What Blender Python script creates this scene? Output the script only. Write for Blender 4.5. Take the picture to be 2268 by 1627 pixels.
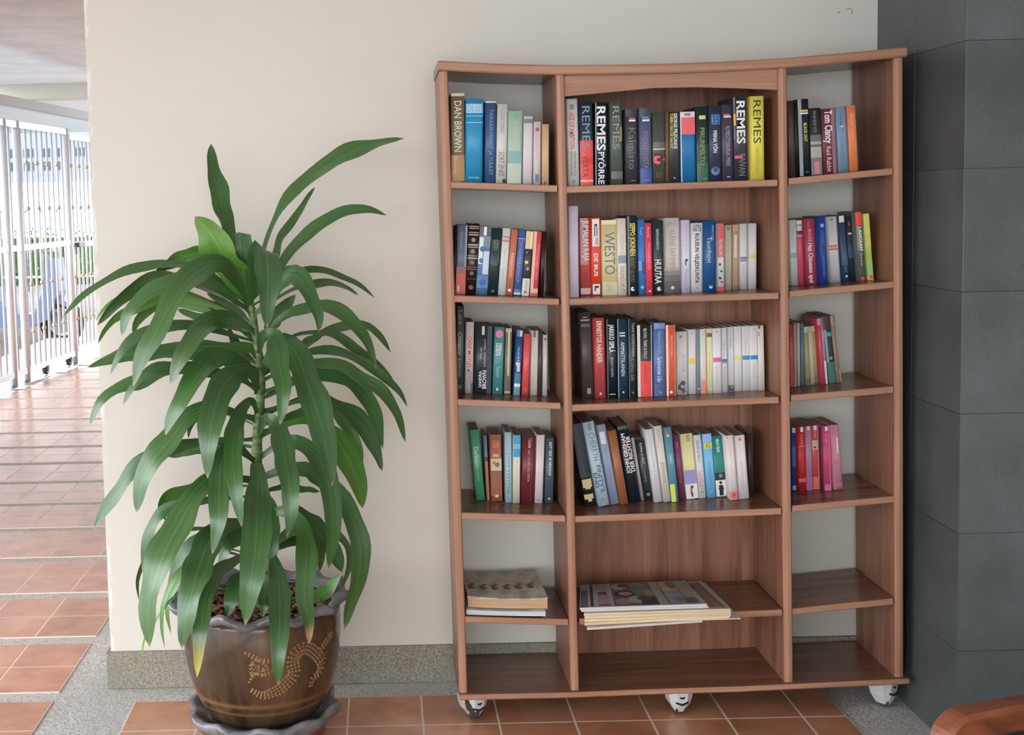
import bpy, bmesh, math, random
from mathutils import Vector, Matrix
for _o in list(bpy.data.objects): bpy.data.objects.remove(_o, do_unlink=True)
SC = bpy.context.scene
COL = SC.collection
RND = random.Random(7)
PI = math.pi

# ---------------------------------------------------------------- camera, sky, exposure
CAM_H = 1.38; CAM_D = 3.5362
yaw, pitch, roll, FPX, CX, CY = .0038, .0829, .0229, 2793.1, 840.5, 675.3
fw = Vector((-math.sin(yaw)*math.cos(pitch), math.cos(yaw)*math.cos(pitch), -math.sin(pitch)))
r0 = Vector((math.cos(yaw), math.sin(yaw), 0)); u0 = r0.cross(fw)
rt = math.cos(roll)*r0 - math.sin(roll)*u0; up = math.cos(roll)*u0 + math.sin(roll)*r0
cd = bpy.data.cameras.new('camera'); co = bpy.data.objects.new('camera', cd); COL.objects.link(co)
cd.sensor_width = 36; cd.lens = FPX*36/2268
cd.shift_x = (1134-CX)/2268; cd.shift_y = (CY-813.5)/2268
cd.clip_start = .05; cd.clip_end = 200
co.matrix_world = Matrix(((rt.x, up.x, -fw.x, 0), (rt.y, up.y, -fw.y, -CAM_D), (rt.z, up.z, -fw.z, CAM_H), (0, 0, 0, 1)))
SC.camera = co
wd = bpy.data.worlds.new('overcast_sky'); SC.world = wd; wd.use_nodes = True
bg = wd.node_tree.nodes['Background']; bg.inputs[0].default_value = (.93, .97, 1, 1); bg.inputs[1].default_value = 6.0
SC.view_settings.view_transform = 'Standard'; SC.view_settings.look = 'None'
SC.view_settings.gamma = 1; SC.view_settings.use_curve_mapping = False
SC.view_settings.exposure = 0.0
SC.cycles.max_bounces = 8; SC.cycles.diffuse_bounces = 5; SC.cycles.caustics_reflective = False
SC.cycles.caustics_refractive = False; SC.cycles.sample_clamp_indirect = 6
KALB = 1.25

# ---------------------------------------------------------------- material helpers
def lin(c, k=1.0):
    r = []
    for v in c:
        v = v/255
        l = v/12.92 if v <= .04045 else ((v+.055)/1.055)**2.4
        r.append(min(l*k, .86))
    return (*r, 1)
_mc = {}
def mat(name, c, rough=.5, metal=0, k=1.0, spec=.5):
    key = (name, tuple(c), rough, metal, k)
    if key in _mc: return _mc[key]
    m = bpy.data.materials.new(name); m.use_nodes = True
    p = m.node_tree.nodes['Principled BSDF']
    p.inputs['Base Color'].default_value = lin(c, k); p.inputs['Roughness'].default_value = rough
    p.inputs['Metallic'].default_value = metal; p.inputs['Specular IOR Level'].default_value = spec
    _mc[key] = m
    return m
class NT:
    def __init__(s, name, rough=.5):
        s.m = bpy.data.materials.new(name); s.m.use_nodes = True; s.t = s.m.node_tree
        s.p = s.t.nodes['Principled BSDF']; s.p.inputs['Roughness'].default_value = rough
    def n(s, typ, **kw):
        x = s.t.nodes.new(typ)
        for k, v in kw.items(): setattr(x, k, v)
        return x
    def l(s, a, b): s.t.links.new(a, b)
    def coords(s, scale=(1, 1, 1), kind='Object'):
        tc = s.n('ShaderNodeTexCoord'); mp = s.n('ShaderNodeMapping'); mp.inputs['Scale'].default_value = scale
        s.l(tc.outputs[kind], mp.inputs[0]); return mp.outputs[0]
    def noise(s, vec, scale, detail=4, rough=.55, dist=0):
        x = s.n('ShaderNodeTexNoise'); x.inputs['Scale'].default_value = scale; x.inputs['Detail'].default_value = detail
        x.inputs['Roughness'].default_value = rough; x.inputs['Distortion'].default_value = dist
        s.l(vec, x.inputs['Vector']); return x.outputs['Fac']
    def ramp(s, fac, stops):
        x = s.n('ShaderNodeValToRGB'); e = x.color_ramp.elements
        while len(e) < len(stops): e.new(.5)
        for el, (pos, c) in zip(e, stops): el.position = pos; el.color = c
        s.l(fac, x.inputs[0]); return x.outputs[0]
    def mix(s, fac, a, b, mode='MIX'):
        x = s.n('ShaderNodeMix', data_type='RGBA', blend_type=mode)
        for sock, v in ((x.inputs['Factor'], fac), (x.inputs['A'], a), (x.inputs['B'], b)):
            if isinstance(v, (int, float, tuple)): sock.default_value = v
            else: s.l(v, sock)
        return x.outputs['Result']
    def bump(s, h, strength=.2, dist=.01):
        x = s.n('ShaderNodeBump'); x.inputs['Strength'].default_value = strength; x.inputs['Distance'].default_value = dist
        s.l(h, x.inputs['Height']); s.l(x.outputs[0], s.p.inputs['Normal'])
    def color(s, c): s.l(c, s.p.inputs['Base Color'])

def speckle(name, base, dark, light, scale, rough=.75, bump=.25, k=1.0, amount=.5):
    n = NT(name, rough); v = n.coords()
    f = n.noise(v, scale, 3, .7); big = n.noise(v, 3, 3)
    c = n.ramp(f, [(.36, lin(dark, k)), (.5, lin(base, k)), (.64, lin(light, k))])
    c2 = n.mix(n.ramp(big, [(.4, (0, 0, 0, 1)), (.65, (1, 1, 1, 1))]), c, lin([x*.9 for x in base], k))
    m = n.mix(amount, c, c2); n.color(m); n.bump(f, bump, .004)
    return n.m
def wood(name, vertical, c_dark, c_mid, c_light, rough=.4, k=1.0):
    n = NT(name, rough); n.p.inputs['Specular IOR Level'].default_value = .4
    s = (9, 9, .55) if vertical else (.55, 9, 9)
    v = n.coords(s); f = n.noise(v, 2.2, 5, .6, .9)
    s2 = (150, 150, 3) if vertical else (3, 150, 150)
    g = n.noise(n.coords(s2), 1, 2, .6)
    c = n.ramp(f, [(.3, lin(c_dark, k)), (.5, lin(c_mid, k)), (.72, lin(c_light, k))])
    gr = n.ramp(g, [(.35, (.80, .80, .80, 1)), (.6, (1, 1, 1, 1))])
    n.color(n.mix(.8, c, gr, 'MULTIPLY')); n.bump(g, .06, .002)
    return n.m

def wall_material():
    n = NT('cream_wall_paint', .6); v = n.coords()
    f = n.noise(v, 1.6, 4); g = n.noise(v, 90, 3)
    c = n.ramp(f, [(.35, lin(WALLC, 1)), (.65, lin([x*.985 for x in WALLC], 1))])
    sep = n.n('ShaderNodeSeparateXYZ'); n.l(v, sep.inputs[0])
    e = n.n('ShaderNodeMath', operation='LESS_THAN'); n.l(sep.outputs[0], e.inputs[0]); e.inputs[1].default_value = -.800
    fx = n.noise(n.coords((60, 60, 14)), 1, 3)
    chip = n.ramp(fx, [(.52, (0, 0, 0, 1)), (.56, (1, 1, 1, 1))])
    mu = n.n('ShaderNodeMath', operation='MULTIPLY'); n.l(e.outputs[0], mu.inputs[0]); n.l(chip, mu.inputs[1])
    fy_ = n.n('ShaderNodeMath', operation='LESS_THAN'); n.l(sep.outputs[1], fy_.inputs[0]); fy_.inputs[1].default_value = .006
    mu2 = n.n('ShaderNodeMath', operation='MULTIPLY'); n.l(mu.outputs[0], mu2.inputs[0]); n.l(fy_.outputs[0], mu2.inputs[1]); mu = mu2
    n.color(n.mix(mu.outputs[0], c, lin((235, 236, 236))))
    n.bump(g, .05, .002)
    return n.m
WALLC = (224, 221, 211)

def tile_material(c=(204, 140, 104)):
    n = NT('terracotta_tile', .32); n.p.inputs['Coat Weight'].default_value = .6; n.p.inputs['Coat Roughness'].default_value = .19; n.p.inputs['Coat IOR'].default_value = 1.5; v = n.coords((1, 1, 1), 'Object')
    oi = n.n('ShaderNodeObjectInfo')
    ad = n.n('ShaderNodeVectorMath', operation='ADD'); n.l(v, ad.inputs[0]); n.l(oi.outputs['Location'], ad.inputs[1])
    f = n.noise(ad.outputs[0], 7, 5, .6); g = n.noise(ad.outputs[0], 120, 3)
    base = n.ramp(f, [(.32, lin([x*.86 for x in c])), (.5, lin(c)), (.7, lin((214, 158, 126)))])
    rv = n.ramp(oi.outputs['Random'], [(0, (.82, .82, .84, 1)), (1, (1, 1, 1, 1))])
    n.color(n.mix(1.0, base, rv, 'MULTIPLY')); n.bump(g, .002, .001)
    return n.m

def leaf_material(name, mid, edge, tipc=(176, 134, 92), tip=(.975, .998), rough=.31):
    n = NT(name, rough); tc = n.n('ShaderNodeTexCoord'); sp = n.n('ShaderNodeSeparateXYZ'); n.l(tc.outputs['UV'], sp.inputs[0])
    mp = n.n('ShaderNodeMapping'); mp.inputs['Scale'].default_value = (26, 1.2, 1); n.l(tc.outputs['UV'], mp.inputs[0])
    st = n.noise(mp.outputs[0], 1, 2, .5)
    oi = n.n('ShaderNodeObjectInfo')
    c = n.ramp(st, [(.35, lin(mid)), (.65, lin(edge))])
    rv = n.ramp(oi.outputs['Random'], [(0, (.72, .78, .8, 1)), (1, (1.0, 1.0, .92, 1))])
    c = n.mix(1.0, c, rv, 'MULTIPLY')
    ab = n.n('ShaderNodeMath', operation='ABSOLUTE'); su = n.n('ShaderNodeMath', operation='SUBTRACT')
    n.l(sp.outputs[0], su.inputs[0]); su.inputs[1].default_value = .5; n.l(su.outputs[0], ab.inputs[0])
    rib = n.ramp(ab.outputs[0], [(.012, (1, 1, 1, 1)), (.05, (0, 0, 0, 1))])
    c = n.mix(n.mix(.16, (0, 0, 0, 1), rib), c, lin([min(255, x*1.5) for x in edge]))
    tv = n.ramp(sp.outputs[1], [(tip[0], (0, 0, 0, 1)), (tip[1], (1, 1, 1, 1))])
    c = n.mix(tv, c, lin(tipc)); n.color(c)
    n.bump(st, .18, .004); n.p.inputs['Specular IOR Level'].default_value = .75
    return n.m

# ---------------------------------------------------------------- object helpers
def link(name, me, parent=None):
    o = bpy.data.objects.new(name, me); COL.objects.link(o)
    if parent is not None: o.parent = parent
    return o
def tag(o, label=None, cat=None, group=None, kind=None):
    if label: o['label'] = label
    if cat: o['category'] = cat
    if group: o['group'] = group
    if kind: o['kind'] = kind
    return o
def empty(name, loc, label=None, cat=None, group=None):
    o = bpy.data.objects.new(name, None); COL.objects.link(o); o.location = loc; o.empty_display_size = .05
    return tag(o, label, cat, group)
def done(bm, name, mats, parent=None, smooth=False):
    me = bpy.data.meshes.new(name)
    bmesh.ops.recalc_face_normals(bm, faces=bm.faces)
    if smooth:
        for f in bm.faces: f.smooth = True
    bm.to_mesh(me); bm.free()
    for m in (mats if isinstance(mats, (list, tuple)) else [mats]): me.materials.append(m)
    return link(name, me, parent)
def box(bm, x0, x1, y0, y1, z0, z1, bev=0, mi=0):
    vs = [bm.verts.new(p) for p in ((x0, y0, z0), (x1, y0, z0), (x1, y1, z0), (x0, y1, z0), (x0, y0, z1), (x1, y0, z1), (x1, y1, z1), (x0, y1, z1))]
    fs = [bm.faces.new([vs[i] for i in q]) for q in ((0, 3, 2, 1), (4, 5, 6, 7), (0, 1, 5, 4), (1, 2, 6, 5), (2, 3, 7, 6), (3, 0, 4, 7))]
    for f in fs: f.material_index = mi
    if bev:
        es = list({e for f in fs for e in f.edges})
        r = bmesh.ops.bevel(bm, geom=es, offset=bev, segments=2, profile=.5, affect='EDGES')
    return vs
def prism(bm, pts, lo, hi, mi=0):
    """quad strip hexahedra: pts list of (a, b) profile polygons given as lists of 3D pairs"""
    a = [bm.verts.new(p) for p in lo]; b = [bm.verts.new(p) for p in hi]; n = len(a)
    f = [bm.faces.new(a[::-1]), bm.faces.new(b)] + [bm.faces.new((a[i], a[(i+1) % n], b[(i+1) % n], b[i])) for i in range(n)]
    for q in f: q.material_index = mi
def tube(bm, pts, r, seg=8, close=False, mi=0, cap=True):
    pts = [Vector(p) for p in pts]; rings = []; n = len(pts); prev = None
    for i, p in enumerate(pts):
        if close: t = (pts[(i+1) % n]-pts[i-1]).normalized()
        else: t = (pts[min(i+1, n-1)]-pts[max(i-1, 0)]).normalized()
        if prev is None:
            a = Vector((0, 0, 1)) if abs(t.z) < .9 else Vector((1, 0, 0)); s = t.cross(a).normalized()
        else: s = (prev-t*prev.dot(t)).normalized()
        prev = s; q = t.cross(s); rr = r[i] if isinstance(r, (list, tuple)) else r
        rings.append([bm.verts.new(p+rr*(math.cos(2*PI*k/seg)*s+math.sin(2*PI*k/seg)*q)) for k in range(seg)])
    m = n if close else n-1
    for i in range(m):
        A, B = rings[i], rings[(i+1) % n]
        for k in range(seg):
            f = bm.faces.new((A[k], A[(k+1) % seg], B[(k+1) % seg], B[k])); f.material_index = mi; f.smooth = True
    if cap and not close:
        for R in (rings[0][::-1], rings[-1]):
            f = bm.faces.new(R); f.material_index = mi
def lathe(bm, prof, seg=48, c=(0, 0), wave=None, mi=0):
    rings = []
    for j, (r, z) in enumerate(prof):
        ring = []
        for k in range(seg):
            th = 2*PI*k/seg; rr, zz = r, z
            if wave: rr, zz = wave(j, th, r, z)
            ring.append(bm.verts.new((c[0]+rr*math.cos(th), c[1]+rr*math.sin(th), zz)))
        rings.append(ring)
    for A, B in zip(rings, rings[1:]):
        for k in range(seg):
            f = bm.faces.new((A[k], A[(k+1) % seg], B[(k+1) % seg], B[k])); f.smooth = True; f.material_index = mi
    return rings
def spline(pts, n):
    P = [Vector(p) for p in pts]; d = [0]
    for a, b in zip(P, P[1:]): d.append(d[-1]+max((b-a).length, 1e-5))
    out = []
    for i in range(n+1):
        s = d[-1]*i/n; k = 0
        while k < len(P)-2 and s > d[k+1]: k += 1
        u = (s-d[k])/(d[k+1]-d[k]); p1, p2 = P[k], P[k+1]; h = d[k+1]-d[k]
        m1 = (P[k+1]-P[k-1])/(d[k+1]-d[k-1]) if k > 0 else (p2-p1)/h
        m2 = (P[k+2]-P[k])/(d[k+2]-d[k]) if k < len(P)-2 else (p2-p1)/h
        out.append((2*u**3-3*u*u+1)*p1+(u**3-2*u*u+u)*h*m1+(-2*u**3+3*u*u)*p2+(u**3-u*u)*h*m2)
    return out

# ================================================================ the setting
XL, XC, YC = -.8102, 1.3783, -.5334            # wall's free edge, pillar face, pillar front
gravel = speckle('washed_gravel', (196, 195, 192), (146, 145, 142), (224, 223, 220), 170, .85, .35)
bm = bmesh.new(); box(bm, -3.6, 6, -8.2, 16, -.12, -.004)
floor = tag(done(bm, 'floor', gravel), 'washed gravel floor inset with terracotta tiles', kind='structure')
tileM = tile_material(); groutM = mat('pale_grout', (226, 212, 202), .8)
TS = .1950
def tile_mesh(w=TS, d=TS):
    bm = bmesh.new(); box(bm, -w/2, w/2, -d/2, d/2, -.008, 0, .0012)
    me = bpy.data.meshes.new('tile')
    bm.to_mesh(me); bm.free(); me.materials.append(tileM); return me
tmesh = tile_mesh(); extra = []
def lay(x, y, vis, me=None):
    if vis:
        o = link('tile', me or tmesh, floor); o.location = (x, y, 0)
    else: extra.append((x, y))
gb = bmesh.new()
# field in front of the wall
GX = .2776; GY = -.1151
for k in range(12):
    for j in range(-5, 5):
        x = GX+.2*j+.1; y = GY-.2*k-.1
        if j < 4: lay(x, y, k < 5)
    if k < 5: lay(GX+.8+.0575, GY-.2*k-.1, True, tile_mesh(.1105, TS) if k == 0 else cut)
    if k == 0: cut = [c for c in floor.children if c.name.startswith('tile')][-1].data
box(gb, GX-1.0, GX+.915, GY-2.4, GY, -.006, -.0005)
# corridor strips running away beside the wall
SY, SP, SX = -.0648, .4671, -.9551
for k in range(-7, 27):
    yc = SY+SP*k
    for row in (0, 1):
        y = yc+.0335+.2*row+.1
        for j in range(13):
            x = SX-.2*j-.1
            if x < -2.9+.1*(y-5.8): continue
            Z = y+CAM_D
            lay(x, y, k >= -1 and x > -.302*Z-.18)
    right = SX
    box(gb, SX-2.4, SX, yc+.0335, yc+.4335, -.006, -.0005)
done(gb, 'grout', groutM, floor)
bm = bmesh.new()
for x, y in extra: box(bm, x-TS/2, x+TS/2, y-TS/2, y+TS/2, -.008, 0)
tag(done(bm, 'tile', tileM, floor), kind='stuff')

bm = bmesh.new(); box(bm, XL, XC+.6, 0, 9.0, -.02, 2.82)
wallM = wall_material()
tag(done(bm, 'wall_back', wallM), 'cream painted wall behind plant and bookcase', kind='structure')
bm = bmesh.new()
box(bm, XL-.004, XC, -.013, .001, -.004, .1043, .003); box(bm, XL-.012, XL+.001, -.013, 9.0, -.004, .1043, .003)
tag(done(bm, 'baseboard_back', speckle('washed_terrazzo', (150, 146, 132), (112, 108, 96), (178, 174, 160), 210, .8, .3)), 'grey terrazzo baseboard under cream wall', kind='structure')
bm = bmesh.new()
tube(bm, [(1.3+.009*math.cos(a), -.0004, 1.868+.009*math.sin(a)) for a in (2.4, 1.6, .8, 0, -.8)], .0012, 6); tube(bm, [(1.268, -.0004, 1.865), (1.275, -.0004, 1.869)], .0011, 6)
done(bm, 'scuff_mark', mat('scuff_grey', (158, 154, 148), .8), bpy.data.objects['wall_back'])
# slate pillar
slate = NT('slate', .36); v = slate.coords(); f = slate.noise(v, 5, 5, .6); g = slate.noise(slate.coords((1, 1, 1)), 160, 3, .7)
oi = slate.n('ShaderNodeObjectInfo')
c = slate.ramp(f, [(.3, lin((74, 80, 80))), (.5, lin((84, 91, 92))), (.72, lin((94, 101, 104)))])
c = slate.mix(1.0, c, slate.ramp(oi.outputs['Random'], [(0, (.86, .86, .86, 1)), (1, (1.05, 1.05, 1.05, 1))]), 'MULTIPLY')
gg = slate.ramp(g, [(.4, (.85, .85, .85, 1)), (.6, (1, 1, 1, 1))])
slate.color(slate.mix(.7, c, gg, 'MULTIPLY')); slate.bump(g, .12, .002)
bm = bmesh.new(); box(bm, XC+.010, 6, YC+.010, 0, -.02, 2.82)
pil = tag(done(bm, 'wall_right', mat('pale_mortar', (190, 192, 190), .8)), 'dark slate clad pillar wall beside the bookcase', kind='structure')
joints = [-.02, .2503, .5426, .8359, 1.130, 1.4226, 1.722, 2.02, 2.32, 2.62, 2.82]
for i, (za, zb) in enumerate(zip(joints, joints[1:])):
    for ya, yb in ((YC, -.25), (-.25, 0)):
        bm = bmesh.new(); box(bm, XC+RND.uniform(0, .0006), XC+.010, ya+(.0 if ya == YC else .0006), yb-.0006, za+.0004, zb-.0004, .0006)
        done(bm, 'panel', slate.m, pil)
    for j in range(4):
        xa = XC+.0105+j*.6; bm = bmesh.new()
        box(bm, xa if j else XC+.002, xa+.5992, YC-RND.uniform(0, .0006), YC+.010, za+.0004, zb-.0004, .0006)
        done(bm, 'panel', slate.m, pil)
# ceiling, beams, unseen walls shaping the lobby light
ceilM = speckle('ceiling_board', (234, 236, 242), (228, 230, 236), (240, 241, 246), 4, .85, .02)
bm = bmesh.new(); box(bm, -3.9, 6, -8.2, 9.3, 2.615, 2.9)
tag(done(bm, 'ceiling', ceilM), 'pale grey boarded ceiling', kind='structure')
beamM = mat('beam_paint', (206, 200, 190), .7)
bm = bmesh.new(); box(bm, -6.5, XL, 9.2, 9.5, 2.47, 2.9); tag(done(bm, 'trim_1', beamM), 'cream beam across the corridor ceiling', kind='structure')
def gate_x(y): return -2.889+.0997*(y-5.804)
def along(bm, ya, yb, za, zb, w, bev=0):
    vs = box(bm, -w/2, w/2, ya, yb, za, zb, 0)
    for q in vs: q.co.x += gate_x(q.co.y)
bm = bmesh.new(); along(bm, 2, 12, 2.165, 2.235, .09)
tag(done(bm, 'trim_2', mat('grey_lintel', (196, 202, 208), .6)), 'pale lintel above the steel gate', kind='structure')
bm = bmesh.new(); along(bm, 3, 11, -.01, .012, .07); along(bm, 3, 11, .0, .03, .012)
tag(done(bm, 'trim_3', mat('track_steel', (200, 205, 210), .3, .8)), 'steel floor track of the sliding gate', kind='structure')
bm = bmesh.new(); box(bm, -6.5, XL, 9.5, 15.5, 2.50, 2.58)
tag(done(bm, 'ceiling_outer', mat('soffit_white', (226, 228, 232), .7)), 'white soffit beyond the corridor beam', kind='structure')
bm = bmesh.new(); box(bm, 3.6, 3.7, -8.2, YC, -.02, 2.85); box(bm, 1.6, 3.7, -8.3, -8.2, -.02, 2.85); box(bm, -3.35, -3.2, -8.2, .9, 2.0, 2.7); box(bm, -3.35, -3.15, .9, 4.3, -.1, 2.78); tag(done(bm, 'wall_unseen', mat('unseen_wall_paint', (232, 228, 220), .7)), 'unseen pale walls and fascia added to shape the lobby light', kind='structure')  # unseen lobby walls; left wall piece and fascia added to hold back light
bm = bmesh.new(); box(bm, -40, -3.3, -30, 60, -.2, -.1); box(bm, -3.3, 40, 16, 60, -.2, -.1)
tag(done(bm, 'ground', speckle('asphalt_yard', (104, 106, 110), (92, 94, 98), (116, 118, 122), 12, .9, .1)), 'pale concrete yard beyond the gate', kind='structure')

# ================================================================ steel gate
steel = mat('stainless_steel', (224, 228, 236), .32, .25); brass = mat('brass_bead', (196, 176, 138), .35, .4)
blackM = mat('black_rubber', (38, 38, 40), .6)
def gate(y0, y1, stiles, zt0, zb, zm, label, pitch):
    o = empty('steel_gate', (gate_x(y0), y0, 0), label, 'gate')
    inv = Matrix.Translation((-gate_x(y0), -y0, 0))
    def fin(bm, nm, m=steel, smooth=False):
        bm.transform(inv); return done(bm, nm, m, o, smooth)
    for nm, za, h in (('rail', zb, .045), ('rail', zm, .045), ('rail', zt0, .05)):
        bm = bmesh.new(); along(bm, y0, y1, za-h/2, za+h/2, .04); fin(bm, nm)
    for y in stiles:
        bm = bmesh.new(); tube(bm, [(gate_x(y), y, zb-.02 if 0 else .015), (gate_x(y), y, zt0+.03)], .03, 12); fin(bm, 'post')
    bars = bmesh.new(); tube(bars, [(0, 0, zb), (0, 0, zt0)], .0105, 8)
    me = bpy.data.meshes.new('bar'); bars.to_mesh(me); bars.free(); me.materials.append(steel)
    bb = bmesh.new(); bmesh.ops.create_uvsphere(bb, u_segments=8, v_segments=6, radius=.019)
    mb = bpy.data.meshes.new('bead'); bb.to_mesh(mb); bb.free(); mb.materials.append(brass)
    for p in mb.polygons: p.use_smooth = True
    n = int((y1-y0)/pitch)
    for i in range(n):
        y = y0+(i+.5)*pitch
        if any(abs(y-s) < .045 for s in stiles): continue
        b = link('bar', me, o); b.location = (gate_x(y)-gate_x(y0), y-y0, 0)
        if i % 2 == 0:
            for z in (.40, .774, 1.378, 1.74):
                d = link('bead', mb, b); d.location = (0, 0, z)
    return o, fin
g1, fin = gate(4.4, 7.44, (5.35, 6.08, 6.34, 7.44), 2.03, .105, 1.072, 'stainless sliding gate with brass beads, between two posts', .115)
for y in (5.0, 6.75, 7.3):
    bm = bmesh.new(); bmesh.ops.create_cone(bm, cap_ends=True, segments=16, radius1=.04, radius2=.04, depth=.03, matrix=Matrix.Translation((gate_x(y), y, .055)) @ Matrix.Rotation(PI/2, 4, 'Y'))
    box(bm, gate_x(y)-.022, gate_x(y)+.022, y-.03, y+.03, .05, .09); fin(bm, 'wheel', blackM)
g2, fin = gate(7.5, 9.7, (8.9, 9.7), 1.99, .135, 1.05, 'narrower far gate leaf beyond the middle post, with latch', .105)
bm = bmesh.new(); box(bm, gate_x(7.6)-.03, gate_x(7.6)+.05, 7.52, 7.75, 1.03, 1.07, .005); fin(bm, 'latch', mat('dark_latch', (90, 92, 98), .4, .5))
bm = bmesh.new(); box(bm, gate_x(7.6)+.02, gate_x(7.6)+.032, 7.52, 7.58, .78, .97, .003); fin(bm, 'tag', mat('white_tag', (235, 238, 225), .6))

# ================================================================ beyond the gate
def scooter(x, y, ang, body, label):
    o = empty('scooter', (x, y, -.1), label, 'scooter', None); o.rotation_euler = (0, 0, ang)
    dark = mat('tyre_black', (44, 44, 48), .7); bodyM = mat('scooter_body', body, .3); grey = mat('scooter_grey', (120, 124, 130), .4)
    for cx_ in (-.6, .6):
        bm = bmesh.new(); tube(bm, [(cx_+.2*math.cos(t*PI/10), 0, .26+.2*math.sin(t*PI/10)) for t in range(20)], .05, 8, True)
        w = done(bm, 'wheel', dark, o)
        bm = bmesh.new(); bmesh.ops.create_cone(bm, cap_ends=True, segments=14, radius1=.12, radius2=.12, depth=.05, matrix=Matrix.Translation((cx_, 0, .26)) @ Matrix.Rotation(PI/2, 4, 'X'))
        done(bm, 'hub', grey, w)
    bm = bmesh.new()
    prof = [(-.75, .62), (-.65, .75), (-.2, .72), (-.05, .55), (.12, .36), (.35, .36), (.45, .6), (.5, .92), (.6, .95), (.62, .6), (.5, .3), (.3, .22), (-.3, .22), (-.45, .4)]
    prism(bm, None, [(a, -.14, b) for a, b in prof], [(a, .14, b) for a, b in prof]); done(bm, 'body', bodyM, o)
    bm = bmesh.new(); prism(bm, None, [(a, -.15, b) for a, b in ((-.7, .74), (-.1, .72), (-.12, .8), (-.4, .84), (-.72, .86))], [(a, .15, b) for a, b in ((-.7, .74), (-.1, .72), (-.12, .8), (-.4, .84), (-.72, .86))]); done(bm, 'seat', dark, o)
    bm = bmesh.new(); tube(bm, [(.42, -.32, 1.03), (.5, -.12, 1.02), (.5, .12, 1.02), (.42, .32, 1.03)], .018, 8); tube(bm, [(.5, 0, 1.0), (.62, 0, .3)], .03, 8); done(bm, 'handlebar', grey, o)
    bm = bmesh.new(); prism(bm, None, [(a, -.09, b) for a, b in ((.36, .42), (.45, .5), (.62, .52), (.8, .42), (.78, .38), (.6, .47))], [(a, .09, b) for a, b in ((.36, .42), (.45, .5), (.62, .52), (.8, .42), (.78, .38), (.6, .47))]); done(bm, 'mudguard', bodyM, o)
    return o
scooter(-4.05, 9.95, -.1, (92, 112, 146), 'blue scooter parked outside the steel gate')
scooter(-5.35, 11.2, .15, (96, 100, 108), 'grey scooter parked outside, left of the blue one')
# spear fence, hedge and carport beyond the yard
fm = mat('fence_steel', (150, 155, 160), .4, .3)
fo = empty('spear_fence', (-7, 19, -.1), 'white spear-topped fence across the yard', 'fence')
for z in (.25, 1.15):
    bm = bmesh.new(); box(bm, -3, 4, -.02, .02, z-.02, z+.02); done(bm, 'rail', fm, fo)
bm = bmesh.new()
for i in range(50):
    x = -3+i*.14; tube(bm, [(x, 0, 0), (x, 0, 1.42)], .012, 6); tube(bm, [(x, 0, 1.40), (x, 0, 1.44), (x, 0, 1.52)], [.012, .03, .002], 6)
tag(done(bm, 'bars', fm, fo), kind='stuff')
leafG = mat('hedge_green', (62, 104, 44), .6); leafG2 = mat('hedge_light_green', (92, 136, 60), .6)
ho = empty('hedge', (-7, 21, -.1), 'clipped green hedge behind the white fence', 'hedge')
bm = bmesh.new()
for i in range(5000):
    p = Vector((RND.uniform(-4, 4), RND.uniform(-.4, .4), RND.uniform(0, 1.08)))
    a = RND.uniform(0, 6.28); t = Vector((math.cos(a), math.sin(a), RND.uniform(-.6, .8))).normalized()*RND.uniform(.06, .12); s = t.cross(Vector((RND.uniform(-1, 1), RND.uniform(-1, 1), 1))).normalized()*.03
    f = bm.faces.new([bm.verts.new(q) for q in (p, p+t*.5+s, p+t, p+t*.5-s)]); f.material_index = i % 2
tag(done(bm, 'foliage', [leafG, leafG2], ho), kind='stuff')
bm = bmesh.new(); box(bm, -4, 4, -.2, .2, 0, .9); done(bm, 'inner_branches', mat('hedge_core', (60, 90, 50), .8), ho)
ko = empty('carport', (-7, 20.4, 0), 'pale carport canopy with a row of vents, beyond the yard', 'carport')
cpM = mat('canopy_grey', (126, 134, 148), .6)
bm = bmesh.new(); box(bm, -4, 4.5, 2, 2.2, 1.9, 3.2); done(bm, 'fascia', cpM, ko)
bm = bmesh.new(); box(bm, -4, 4.5, 2.2, 8, 3.0, 3.2); done(bm, 'roof', cpM, ko)
for x in (-3.9, 4.3):
    bm = bmesh.new(); box(bm, x, x+.2, 2, 2.2, -.1, 1.9); done(bm, 'post', cpM, ko)
vm = mat('vent_dark', (62, 72, 88), .7)
for i in range(24):
    for z in (2.42, 2.15):
        if z < 2.3 and i % 8 > 4: continue
        bm = bmesh.new(); x = -3.8+i*.35; box(bm, x, x+.2, 1.985, 2.02, z, z+.17); done(bm, 'vent', vm, ko)

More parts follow.
